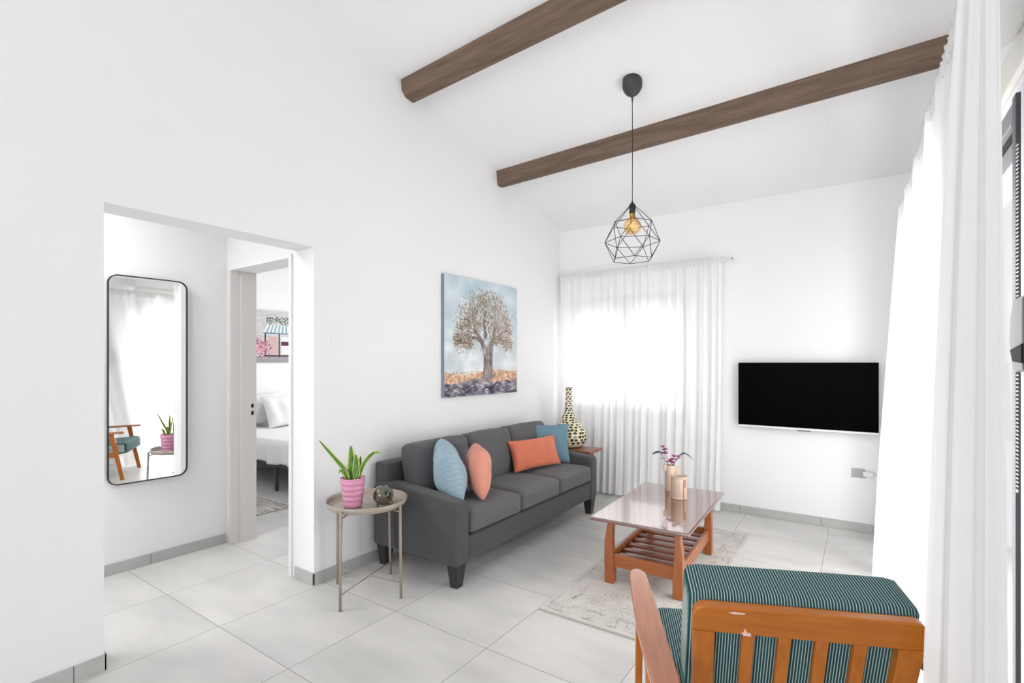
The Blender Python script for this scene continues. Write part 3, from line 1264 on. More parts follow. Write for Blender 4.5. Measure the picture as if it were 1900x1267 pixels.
ZS = .475
pillow('cushion', M['blue_light'], .38, .39, .21, (-2.325, 2.60, ZS + .175), (R(139), R(12), R(8)), 'pale blue quilted square cushion leaning by the near sofa arm', 1, wrinkle=.022)
pillow('cushion', M['coral'], .34, .345, .175, (-2.215, 2.785, ZS + .168), (R(135), R(3), R(0)), 'coral pink cushion standing beside the pale blue one', 2, wrinkle=.022)
pillow('cushion', M['orange'], .56, .275, .13, (-2.345, 3.74, ZS + .137), (R(74), R(20), R(1)), 'wide rectangular orange satin cushion in front of the dotted blue one', 3, wrinkle=.024)
pillow('cushion', M['blue_dark'], .41, .375, .13, (-2.40, 4.07, ZS + .172), (R(45), R(14), R(-1)), 'dotted steel blue square cushion against the far sofa arm', 4, wrinkle=.01)


# ------------------------------------------------------------------ tray side table
st = empty('side_table', (-2.485, 2.025, 0), 0, 'round taupe metal tray table at the near end of the sofa', 'side table')
TR = .228
bm = bmesh.new()
lathe(bm, [(.0005, .538), (TR - .012, .538), (TR - .004, .541), (TR + .004, .552), (TR + .012, .574), (TR + .0145, .574), (TR + .008, .550), (TR, .536), (TR - .01, .532), (.0005, .532)], 64, caps=False)
link('tray', bm, M['taupe_tray'], st, smooth=True)
legs = [(-.235, -.04), (.075, -.25), (.24, .055), (-.07, .25)]
legs_top = [(-.236, -.042), (.064, -.236), (.238, .05), (-.072, .238)]
for (x, y), (x2, y2) in zip(legs, legs_top):
    bm = bmesh.new()
    tube(bm, [(x, y, 0), (x2, y2, .55)], .0085, 12)
    lg = link('leg', bm, M['taupe'], st, smooth=True)
    bm = bmesh.new()
    tube(bm, [(x2, y2, .515), (x2 * .8, y2 * .8, .522)], .005, 8)
    link('tray_hook', bm, M['taupe'], lg, smooth=True)
for a, b in ((0, 2), (1, 3)):
    bm = bmesh.new()
    z = .095 if a == 0 else .088
    tube(bm, [(*legs[a], z), (*legs[b], z)], .0042, 8)
    link('cross_brace', bm, M['taupe'], st, smooth=True)

# pot with plant
RT = Vector((math.cos(TH), math.sin(TH), 0))
FW = Vector((-math.sin(TH), math.cos(TH), 0))
pp = empty('potted_plant', (-2.505, 1.935, .539), 0, 'green variegated snake plant in a pink ribbed pot on the tray table', 'potted plant')
bm = bmesh.new()
prof = [(.045, 0), (.052, .003)]
for k in range(5):
    z = .008 + k * .032
    r0 = .053 + .017 * k / 4.4
    prof += [(r0, z), (r0 + .0035, z + .012), (r0 + .0035, z + .022), (r0 + .001, z + .030)]
prof += [(.073, .170), (.0735, .176), (.069, .176), (.066, .155), (.064, .15)]
lathe(bm, prof, 40)
link('pot', bm, M['pink'], pp, smooth=True)
bm = bmesh.new()
lathe(bm, [(.0655, .150), (.066, .158), (.03, .163), (.002, .164)], 24)
link('soil', bm, M['soil'], pp, smooth=True)


def leaf(ctrl, width, tw=0.0, flat=.25, seedc=0):
    """ctrl: list of (right, depth, up) offsets from the pot axis"""
    pts = [RT * c[0] + FW * c[1] + Vector((0, 0, c[2])) for c in ctrl]
    n = 26
    # catmull-rom
    cur = []
    P = [pts[0] * 2 - pts[1]] + pts + [pts[-1] * 2 - pts[-2]]
    for i in range(n + 1):
        t = i / n * (len(pts) - 1)
        k = min(int(t), len(pts) - 2)
        f = t - k
        a, b, c, d = P[k], P[k + 1], P[k + 2], P[k + 3]
        cur.append(.5 * ((2 * b) + (c - a) * f + (2 * a - 5 * b + 4 * c - d) * f * f + (3 * b - a - 3 * c + d) * f ** 3))
    me = bpy.data.meshes.new('leaf')
    V, Fc, C = [], [], []
    ns = 8
    for i, p in enumerate(cur):
        s = i / n
        d = (cur[min(i + 1, n)] - cur[max(i - 1, 0)]).normalized()
        side = RT - d * RT.dot(d)
        if side.length < .3:
            side = Vector((0, 0, 1)) - d * d.z
            side.normalize()
            side = side * 1
        side.normalize()
        side = Matrix.Rotation(tw * (s + .2), 3, d) @ side
        nr = d.cross(side)
        w = width * 1.35 * min(1, (.55 + 1.4 * s)) * (max(0, 1 - s) ** .45 if s > .5 else .5 ** .45 * (1.0 + .0 * s)) * 1.15
        for j in range(ns + 1):
            q = 2 * j / ns - 1
            V.append(p + side * q * w / 2 + nr * (q * q) * w * flat)
            edge = abs(q) > .7
            base = np.array((196, 206, 110)) if edge else np.array((66, 116, 44)) if (i + int(3 * math.sin(i * 1.7 + j))) % 5 else np.array((104, 150, 66))
            C.append(base)
    for i in range(n):
        for j in range(ns):
            a = i * (ns + 1) + j
            Fc.append((a, a + 1, a + ns + 2, a + ns + 1))
    me.from_pydata([tuple(v) for v in V], [], Fc)
    me.polygons.foreach_set('use_smooth', [True] * len(Fc))
    set_colors(me, np.array(C, dtype=float))
    me.materials.append(M['leaf'])
    o = bpy.data.objects.new('leaf', me)
    COL.objects.link(o)
    o.parent = pp
    sm = o.modifiers.new('thick', 'SOLIDIFY')
    sm.thickness = .0022
    return o


Z0 = .158
leaf([(-.02, 0, Z0), (-.05, -.01, .225), (-.10, -.02, .29), (-.195, -.03, .405)], .026, .2)
leaf([(-.03, .01, Z0), (-.045, .01, .20), (-.07, .01, .245), (-.085, .0, .24)], .022, .4)
leaf([(-.005, 0, Z0), (-.008, 0, .22), (-.012, 0, .29), (-.016, .01, .365)], .050)
leaf([(.015, -.01, Z0), (.018, -.01, .22), (.022, -.01, .27), (.02, -.01, .315)], .040)
leaf([(.03, .02, Z0), (.034, .02, .22), (.038, .02, .26), (.04, .02, .30)], .022)
leaf([(.035, -.01, Z0), (.055, -.01, .23), (.085, -.01, .285), (.13, -.02, .325), (.18, -.03, .33)], .024, -.2)
leaf([(-.03, -.02, Z0), (-.035, -.03, .19), (-.055, -.04, .225), (-.065, -.05, .21)], .026, .1)
leaf([(.02, -.03, Z0), (.04, -.035, .20), (.05, -.04, .24)], .020, -.3)
leaf([(-.015, -.03, Z0), (-.03, -.04, .20), (-.04, -.05, .235)], .024, .3)

# ceramic orb with cut-outs
ob = empty('candle_holder', (-2.362, 2.045, .539), 0, 'shiny olive ceramic ball shaped candle holder with cut-out holes', 'candle holder')
bm = bmesh.new()
prof = [(.040, 0), (.043, .004), (.041, .012), (.038, .018)]
prof += [(.061 * math.sin(a), .068 - .059 * math.cos(a)) for a in [.72 + (PI - .98) * i / 20 for i in range(21)]]
prof += [(.014, .124), (.013, .118), (.030, .112), (.05, .095), (.056, .068), (.045, .035), (.02, .02)]
lathe(bm, prof, 40, caps=False)
link('body', bm, M['olive'], ob, smooth=True)
for hu, hz in ((-.033, .086), (-.038, .062), (.030, .090), (.042, .064), (.048, .080), (0, .124)):
    bm = bmesh.new()
    if hz > .12:
        lathe(bm, [(.001, 0), (.012, .0), (.012, .003), (.001, .003)], 16)
        o = link('hole', bm, M['dark'], ob)
        o.location = (0, 0, .1225)
        continue
    pts = []
    for k in range(8):
        a = PI / 4 * k
        rr_ = .0125 if k % 2 == 0 else .008
        pts.append((rr_ * math.cos(a), rr_ * math.sin(a)))
    prism(bm, pts, 'Z', -.003, .0015)
    o = link('hole', bm, M['dark'], ob)
    zz = hz - .068
    rad = math.sqrt(max(0, .060 ** 2 - zz * zz))
    dpt = math.sqrt(max(.0001, rad ** 2 - hu ** 2))
    d = RT * hu - FW * dpt + Vector((0, 0, zz))
    o.location = d + Vector((0, 0, .068))
    o.rotation_euler = d.to_track_quat('Z', 'Y').to_euler()
bm = bmesh.new()
tube(bm, [RT * .046 - FW * .02 + Vector((0, 0, .018)), RT * .062 - FW * .022 + Vector((0, 0, .022)), RT * .066 - FW * .022 + Vector((0, 0, .034)), RT * .052 - FW * .02 + Vector((0, 0, .038))], .0045, 8)
link('handle', bm, M['olive'], ob, smooth=True)

# ------------------------------------------------------------------ end table and spotted vase
et = empty('end_table', (-2.385, 4.50, 0), 0, 'small red brown wooden end table between the sofa and far curtain', 'end table')
one('tabletop', M['end_table'], et, -.275, .275, -.145, .145, .53, .555, bevel=.008, seg=3)
one('apron', M['end_table'], et, -.20, .20, -.05, .05, .48, .53, bevel=.003)
for lx_, ly_ in ((.235, -.08), (.17, .10), (-.17, -.10), (-.17, .10)):
    one('leg', M['end_table'], et, lx_ - .016, lx_ + .016, ly_ - .016, ly_ + .016, 0, .53, bevel=.003)

va = empty('spotted_vase', (-2.435, 4.535, .555), 0, 'tall bottle vase, cream with black spots, on the end table', 'vase')
prof = [(.10, 0), (.135, .008), (.165, .035), (.187, .075), (.192, .11), (.183, .15), (.158, .195), (.118, .235), (.085, .272), (.062, .315), (.048, .36), (.039, .41), (.034, .46), (.031, .52), (.031, .575), (.037, .60), (.032, .60), (.026, .57)]
# smooth resample, painted spots per vertex
zs, rs, acc = [], [], [0]
for a, b in zip(prof, prof[1:]):
    acc.append(acc[-1] + math.dist(a, b))
L = acc[-1]
NR, NA = 210, 200
prs = []
for i in range(NR + 1):
    s = L * i / NR
    k = max(j for j in range(len(acc)) if acc[j] <= s + 1e-9)
    k = min(k, len(prof) - 2)
    f = (s - acc[k]) / (acc[k + 1] - acc[k])
    prs.append((prof[k][0] * (1 - f) + prof[k + 1][0] * f, prof[k][1] * (1 - f) + prof[k + 1][1] * f, s))
V, Fc = [], []
for r_, z_, s in prs:
    for j in range(NA):
        a = 2 * PI * j / NA
        V.append((r_ * math.cos(a), r_ * math.sin(a), z_))
for i in range(NR):
    for j in range(NA):
        Fc.append((i * NA + j, i * NA + (j + 1) % NA, (i + 1) * NA + (j + 1) % NA, (i + 1) * NA + j))
C = np.tile(np.array([[236, 229, 190]], dtype=float), (len(V), 1))
s = .10
row = 0
vrng = random.Random(4)
cent = []
while s < L - .03:
    k = min(range(len(prs)), key=lambda q: abs(prs[q][2] - s))
    rad = prs[k][0]
    dh = max(.021, min(.030, .018 + rad * .07))
    nsp = max(3, round(2 * PI * rad / (.050 if rad > .1 else .042)))
    for q in range(nsp):
        cent.append((s + vrng.uniform(-.003, .003), 2 * PI * (q + .5 * (row % 2)) / nsp + vrng.uniform(-.08, .08), rad, dh, 2 * PI * rad / nsp * .37, vrng.uniform(.85, 1.1)))
    s += dh * 1.12
    row += 1
ang = 2 * PI * np.arange(NA) / NA
for (sc, ac, rad, dh, hw, kk) in cent:
    for i, (r_, z_, s_) in enumerate(prs):
        if abs(s_ - sc) < dh * .5:
            da = (ang - ac + PI) % (2 * PI) - PI
            d = (np.abs(da) * r_ / (hw * kk)) ** 2.0 + (abs(s_ - sc) / (dh * .42)) ** 2.0
            C[i * NA:(i + 1) * NA][d < 1] = (18, 15, 12)
me = bpy.data.meshes.new('body')
me.from_pydata(V, [], Fc)
me.polygons.foreach_set('use_smooth', [True] * len(Fc))
set_colors(me, C)
me.materials.append(M['spotted'])
o = bpy.data.objects.new('body', me)
COL.objects.link(o)
o.parent = va
bm = bmesh.new()
lathe(bm, [(.09, .0), (.1, .003), (.1, .006), (.09, .006)], 32)
link('foot', bm, M['black'], va, smooth=True)

# ------------------------------------------------------------------ coffee table
RUGH = .0108
tb = empty('coffee_table', (-1.105, 3.405, RUGH), R(2.1), 'brown wooden coffee table with a slatted lower shelf on the rug', 'coffee table')
one('tabletop', M['table_top'], tb, -.302, .302, -.545, .545, .410, .432, bevel=.008, seg=3)
for sx in (-1, 1):
    for sy in (-1, 1):
        bm = bmesh.new()
        secs = [(0, .030, .030, .0), (.10, .030, .030, .0), (.20, .027, .028, .003), (.27, .024, .027, .004), (.33, .020, .025, -.001), (.41, .017, .023, -.008)]
        prev = None
        for z, hx, hy, off in secs:
            cx, cy_ = sx * (.213 + off), sy * (.415 + off)
            ring = [bm.verts.new((cx + a * hx, cy_ + b * hy, z)) for a, b in ((-1, -1), (1, -1), (1, 1), (-1, 1))]
            if prev:
                for i in range(4):
                    bm.faces.new((prev[i], prev[(i + 1) % 4], ring[(i + 1) % 4], ring[i]))
            else:
                bm.faces.new(ring[::-1])
            prev = ring
        bm.faces.new(prev)
        link('leg', bm, M['table_Z'], tb, bevel=.004, seg=3)
for sy in (-1, 1):
    one('end_rail', M['table_X'], tb, -.19, .19, sy * .42 - .011, sy * .42 + .011, .105, .185, bevel=.003)
for sx in (-1, 1):
    one('side_rail', M['table_Y'], tb, sx * .215 - .011, sx * .215 + .011, -.39, .39, .105, .185, bevel=.003)
    one('slat_support', M['table_slat'], tb, min(sx * .203, sx * .178), max(sx * .203, sx * .178), -.38, .38, .120, .140, bevel=.002)
for k in range(7):
    y = -.33 + .11 * k
    one('slat', M['table_slat'], tb, -.20, .20, y - .026, y + .026, .140, .156, bevel=.003)
one('top_rail', M['table_slat'], tb, -.19, .19, -.03, .03, .392, .410)

# beige vases
TZ = RUGH + .432
vs_ = empty('bud_vase', (-1.173, 3.79, TZ), 0, 'tall pale beige ceramic cylinder vase holding magenta blooms', 'vase', 'beige ceramic vases')
bm = bmesh.new()
lathe(bm, [(.036, 0), (.0375, .003), (.0375, .186), (.036, .190), (.033, .190), (.033, .02), (.001, .018)], 36)
link('body', bm, M['beige_cer'], vs_, smooth=True)
for sg, z0, z1, r in ((1, .125, .178, .058), (-1, .150, .195, .052)):
    bm = bmesh.new()
    pts = [RT * (sg * .030) - FW * .01 + Vector((0, 0, z1)), RT * (sg * r) - FW * .012 + Vector((0, 0, z1)), RT * (sg * r) - FW * .012 + Vector((0, 0, z0)), RT * (sg * .034) - FW * .01 + Vector((0, 0, z0))]
    th_ = FW * .011
    A = [bm.verts.new(p - th_) for p in pts]
    B = [bm.verts.new(p + th_) for p in pts]
    bm.faces.new(A)
    bm.faces.new(B[::-1])
    for i in range(4):
        bm.faces.new((A[i], A[(i + 1) % 4], B[(i + 1) % 4], B[i]))
    link('flap_handle', bm, M['beige_cer'], vs_, bevel=.003)

cu = empty('ceramic_mug', (-1.052, 3.60, TZ), 0, 'short pinkish beige ceramic mug with a folded flap handle', 'mug', 'beige ceramic vases')
bm = bmesh.new()
lathe(bm, [(.054, 0), (.0565, .003), (.0565, .016), (.0555, .018), (.0565, .020), (.0565, .142), (.055, .148), (.0585, .152), (.0585, .158), (.052, .160), (.050, .150), (.050, .02), (.001, .018)], 40)
link('body', bm, M['beige_cer'], cu, smooth=True)
bm = bmesh.new()
lathe(bm, [(.001, .125), (.0505, .125), (.0505, .128), (.001, .128)], 30)
link('liquid', bm, M['beige_in'], cu)
bm = bmesh.new()
A = []
pts = [(.014, .142), (.036, .142), (.036, .100), (.030, .088), (.019, .086), (.019, .004), (.014, .004)]
for off in (.050, .059):
    ring = []
    for a, z in pts:
        xx = a
        dp = math.sqrt(.0572 ** 2 - xx * xx) + (.004 if off > .055 else -.004)
        ring.append(bm.verts.new(RT * xx - FW * dp + Vector((0, 0, z))))
    A.append(ring)
bm.faces.new(A[0][::-1])
bm.faces.new(A[1])
for i in range(len(pts)):
    j = (i + 1) % len(pts)
    bm.faces.new((A[0][i], A[0][j], A[1][j], A[1][i]))
link('flap_handle', bm, M['beige_in'], cu, bevel=.001)

# flowers
fl = empty('flower_sprig', (-1.173, 3.79, TZ + .02), 0, 'magenta flowers with dark drooping leaves standing in the tall vase', 'flowers')


def V3(a, b, c):
    return RT * a + FW * b + Vector((0, 0, c))


for pts in ([(0, 0, 0), (-.012, 0, .16), (-.025, -.01, .22), (-.045, -.01, .27), (-.055, -.01, .31)], [(0, .01, 0), (.015, 0, .165), (.03, -.01, .20), (.06, -.01, .225)],
            [(0, 0, 0), (-.01, 0, .16), (-.04, 0, .22), (-.075, 0, .262)], [(0, 0, 0), (.015, 0, .16), (.06, 0, .22), (.10, 0, .25)]):
    bm = bmesh.new()
    tube(bm, [V3(*p) for p in pts], .0017, 6)
    link('stem', bm, M['stem'], fl, smooth=True)


def petals(c, n, size, seed):
    rr_ = random.Random(seed)
    bm = bmesh.new()
    for k in range(n):
        a = 2 * PI * k / n + rr_.uniform(-.3, .3)
        tilt = rr_.uniform(-.3, .9)
        d = Vector((math.cos(a), math.sin(a), tilt)).normalized()
        s = d.cross(Vector((0, 0, 1))).normalized()
        up = s.cross(d)
        p0 = V3(*c)
        w = size * .26
        q = [p0, p0 + d * size * .45 + s * w + up * .1 * size, p0 + d * size + up * .15 * size, p0 + d * size * .45 - s * w + up * .1 * size]
        m0 = p0 + d * size * .5 - up * .15 * size
        vv = [bm.verts.new(x) for x in q]
        vm = bm.verts.new(m0)
        for i in range(4):
            bm.faces.new((vv[i], vv[(i + 1) % 4], vm))
    return link('bloom', bm, M['magenta'], fl, smooth=True)


for i, c in enumerate([(-.048, -.01, .285), (-.060, -.01, .31), (-.040, -.015, .262), (-.055, 0, .255), (-.035, 0, .29), (0.0, -.015, .205), (.02, -.01, .215), (.035, -.01, .235), (-.012, -.01, .195), (.045, -.01, .215), (.058, -.01, .232), (.012, -.02, .19), (.02, -.015, .24)]):
    petals(c, 7, .019 + .004 * (i % 3), i)


def blade(pts, w):
    bm = bmesh.new()
    n = len(pts)
    L_, R_ = [], []
    for i, p in enumerate(pts):
        s = i / (n - 1)
        ww = w * math.sin(PI * (.08 + .88 * s)) ** .7
        L_.append(bm.verts.new(V3(p[0], p[1] - ww, p[2] - ww * .5)))
        R_.append(bm.verts.new(V3(p[0], p[1] + ww, p[2] + ww * .5)))
    for i in range(n - 1):
        bm.faces.new((L_[i], L_[i + 1], R_[i + 1], R_[i]))
    o = link('leaf', bm, M['purple_leaf'], fl, smooth=True)
    q = o.modifiers.new('thick', 'SOLIDIFY')
    q.thickness = .0015


blade([(-.06, 0, .262), (-.08, 0, .27), (-.10, 0, .268), (-.12, 0, .262), (-.135, 0, .25)], .011)
blade([(.085, 0, .25), (.105, 0, .262), (.125, 0, .252), (.15, 0, .236), (.175, 0, .212)], .010)
blade([(.06, 0, .232), (.08, 0, .25), (.10, 0, .265)], .005)
blade([(-.045, 0, .215), (-.06, 0, .225), (-.066, 0, .215)], .007)

# ------------------------------------------------------------------ rug
NRx, NRy = 150, 380
yy, xx = np.mgrid[0:NRy + 1, 0:NRx + 1]
fx = xx / NRx
fy = yy / NRy
mx_ = (fx - .5) * .79
my_ = (fy - .5) * 2.02
ed = np.minimum(.395 - np.abs(mx_), 1.01 - np.abs(my_))
img = np.ones((NRy + 1, NRx + 1, 3)) * np.array((214, 210, 205))
mot = vnoise(NRy + 1, NRx + 1, 14, 3)
img += ((vnoise(NRy + 1, NRx + 1, 9, 1) - .5) * 14)[..., None]
ax, ay = np.abs(mx_), np.abs(my_)
sc1 = np.sin(ax * 95 + 2.2 * np.sin(ay * 60)) * np.sin(ay * 85 + 2.4 * np.sin(ax * 70))
sc2 = np.sin((ax * 130) + 3 * np.sin(ay * 40)) + np.sin(ay * 120 + 3 * np.sin(ax * 48))
ring = np.abs(sc1) < .16
ring2 = np.abs(sc2) < .22
border = (ed > .03) & (ed < .13)
lines = (np.abs(ed - .03) < .004) | (np.abs(ed - .13) < .004) | (np.abs(ed - .118) < .003)
wear = np.clip((mot - .28) * 2.2, 0, 1) * np.clip(vnoise(NRy + 1, NRx + 1, 60, 8) * 1.5 - .1, 0, 1)
dark = np.zeros_like(fx)
dark = np.where(border & ring2, .95, dark)
dark = np.where(lines, .7, dark)
dark = np.where((ed > .13) & ring, .55, dark)
med = np.abs(np.hypot(ax, ay * .6) - .16) < .012
dark = np.where(med, .5, dark)
dark *= wear
img = img * (1 - dark[..., None]) + np.array((134, 128, 126)) * dark[..., None]
img += rng.normal(0, 4, (NRy + 1, NRx + 1))[..., None]
rg = empty('rug', (-1.115, 3.45, 0), R(.6), 'beige distressed patterned rug under the coffee table', 'rug')
grid_mesh('pile', lambda u, v: ((u - .5) * .79, (v - .5) * 2.02, .0101), NRx, NRy, M['woven'], rg, colors=img)
one('backing', mat('rug_edge_binding', (206, 202, 190), .95, spec=.05), rg, -.395, .395, -1.01, 1.01, 0.0005, .010)
one('edge_binding', mat('rug_end_binding', (196, 192, 180), .95, spec=.05), rg, -.396, .396, -1.017, -1.008, 0.0005, .0105, bevel=.003)

# ------------------------------------------------------------------ armchair
ch = empty('armchair', (.52 * .9135 - 1.75 * .4067, .52 * .4067 + 1.75 * .9135, 0), R(24), 'honey wood armchair with teal striped cushions seen from behind in the foreground', 'armchair')
tl = R(15)


def back_pt(x, s, d):
    """point on the reclined back: s along the height (0 at z .75), d forward"""
    return Vector((x + .009, -.285 + s * math.sin(tl) + d * math.cos(tl), .727 - s * math.cos(tl) + d * math.sin(tl)))


def back_prism(pts, d0, d1, name, m, bevel=.004, parent=ch, seg=3):
    bm = bmesh.new()
    A = [bm.verts.new(back_pt(p[0], p[1], d0)) for p in pts]
    B = [bm.verts.new(back_pt(p[0], p[1], d1)) for p in pts]
    bm.faces.new(A)
    bm.faces.new(B[::-1])
    n = len(pts)
    for i in range(n):
        bm.faces.new((A[i], A[(i + 1) % n], B[(i + 1) % n], B[i]))
    return link(name, bm, m, parent, bevel=bevel, seg=seg)


hw = .291
pts = [(-hw, .085), (hw, .085)]
for i in range(7):
    a = R(90 * i / 6)
    pts.append((hw - .035 + .035 * math.cos(a), .035 - .035 * math.sin(a)))
for i in range(7):
    a = R(90 + 90 * i / 6)
    pts.append((-hw + .035 + .035 * math.cos(a), .035 - .035 * math.sin(a)))
rail = back_prism(pts, 0, .03, 'top_rail', M['chair_X'], bevel=.005)
rail['label'] = 'wide top rail with chipped varnish'
back_prism([(-.155, .086), (-.163, .078), (-.157, .076), (-.153, .062), (-.148, .074), (-.138, .076), (-.136, .086)], -.0008, .001, 'varnish_chip', M['paint_chip'], bevel=0, parent=rail)
back_prism([(-.20, .014), (-.185, .010), (-.155, .013), (-.158, .017), (-.185, .018)], -.0008, .001, 'varnish_chip', M['paint_chip'], bevel=0, parent=rail)
for sx in (-1, 1):
    back_prism([(sx * .289, .085), (sx * .278, .45), (sx * .222, .45), (sx * .230, .085)], 0, .03, 'back_stile', M['chair_Z'], bevel=.003)
for k in range(4):
    x = -.141 + .094 * k
    back_prism([(x - .016, .085), (x - .016, .43), (x + .016, .43), (x + .016, .085)], .004, .024, 'back_slat', M['chair_Z'], bevel=.002)
back_prism([(-.21, .43), (.21, .43), (.21, .48), (-.21, .48)], 0, .03, 'lower_rail', M['chair_X'], bevel=.003)
# back cushion
mt = Matrix.Rotation(-tl, 3, 'X').inverted()
bmx = Matrix.Rotation(tl, 3, 'X')
c0 = back_pt(-.002, .178, .03 + .075)
soft_box('back_cushion', M['stripes'], ch, c0, (.292, .073, .192), (.002, .006, .004), .022, nseg=16, mtx=bmx)
mt2 = Matrix.Rotation(R(4), 3, 'X')
soft_box('seat_cushion', M['stripes'], ch, (0, .085, .355), (.333, .245, .065), (.002, .002, .010), .022, nseg=16, mtx=mt2)
for sx in (-1, 1):
    # armrest plank, gently shaped
    bm = bmesh.new()
    N = 24
    L_, R_ = [], []
    rows = []
    for i in range(N + 1):
        s = i / N
        y = -.44 + .755 * s
        w = .037 + .006 * math.sin(PI * min(1, s * 1.1)) - .004 * s
        if s > .93:
            w *= math.sqrt(max(.08, 1 - ((s - .93) / .07) ** 2))
        zt_ = .555 + .025 * s + .006 * math.sin(PI * s)
        bend = sx * (.006 * math.sin(PI * s))
        rows.append([bm.verts.new((sx * (.360 + .042 * s) + bend + q * w, y, zt_ + h)) for q, h in ((-1, 0), (1, 0), (1, -.024), (-1, -.024))])
    bm.faces.new(rows[0])
    bm.faces.new(rows[-1][::-1])
    for a, b in zip(rows, rows[1:]):
        for i in range(4):
            bm.faces.new((a[i], a[(i + 1) % 4], b[(i + 1) % 4], b[i]))
    link('armrest', bm, M['arm_wood'], ch, bevel=.006, seg=3)

    def bar(p0, p1, hx, hy, name, m):
        bm = bmesh.new()
        A = [bm.verts.new((p0[0] + a * hx, p0[1] + b * hy, p0[2])) for a, b in ((-1, -1), (1, -1), (1, 1), (-1, 1))]
        B = [bm.verts.new((p1[0] + a * hx, p1[1] + b * hy * .8, p1[2])) for a, b in ((-1, -1), (1, -1), (1, 1), (-1, 1))]
        bm.faces.new(A)
        bm.faces.new(B[::-1])
        for i in range(4):
            bm.faces.new((A[i], A[(i + 1) % 4], B[(i + 1) % 4], B[i]))
        return link(name, bm, m, ch, bevel=.004, seg=2)
    bar((sx * .398, .19, .556), (sx * .398, .30, 0), .013, .026, 'front_leg', M['chair_Z'])
    bar((sx * .398, -.26, .535), (sx * .398, -.40, 0), .013, .026, 'rear_leg', M['chair_Z'])
    # side rail
    bm = bmesh.new()
    prism(bm, [(-.33, .235), (.24, .275), (.25, .33), (-.30, .30)], 'X', sx * .37 - .012, sx * .37 + .012)
    link('side_rail', bm, M['chair_Y'], ch, bevel=.003)
one('front_rail', M['chair_X'], ch, -.358, .358, .20, .225, .255, .315, bevel=.003)
one('rear_rail', M['chair_X'], ch, -.358, .358, -.20, -.175, .24, .29, bevel=.003)


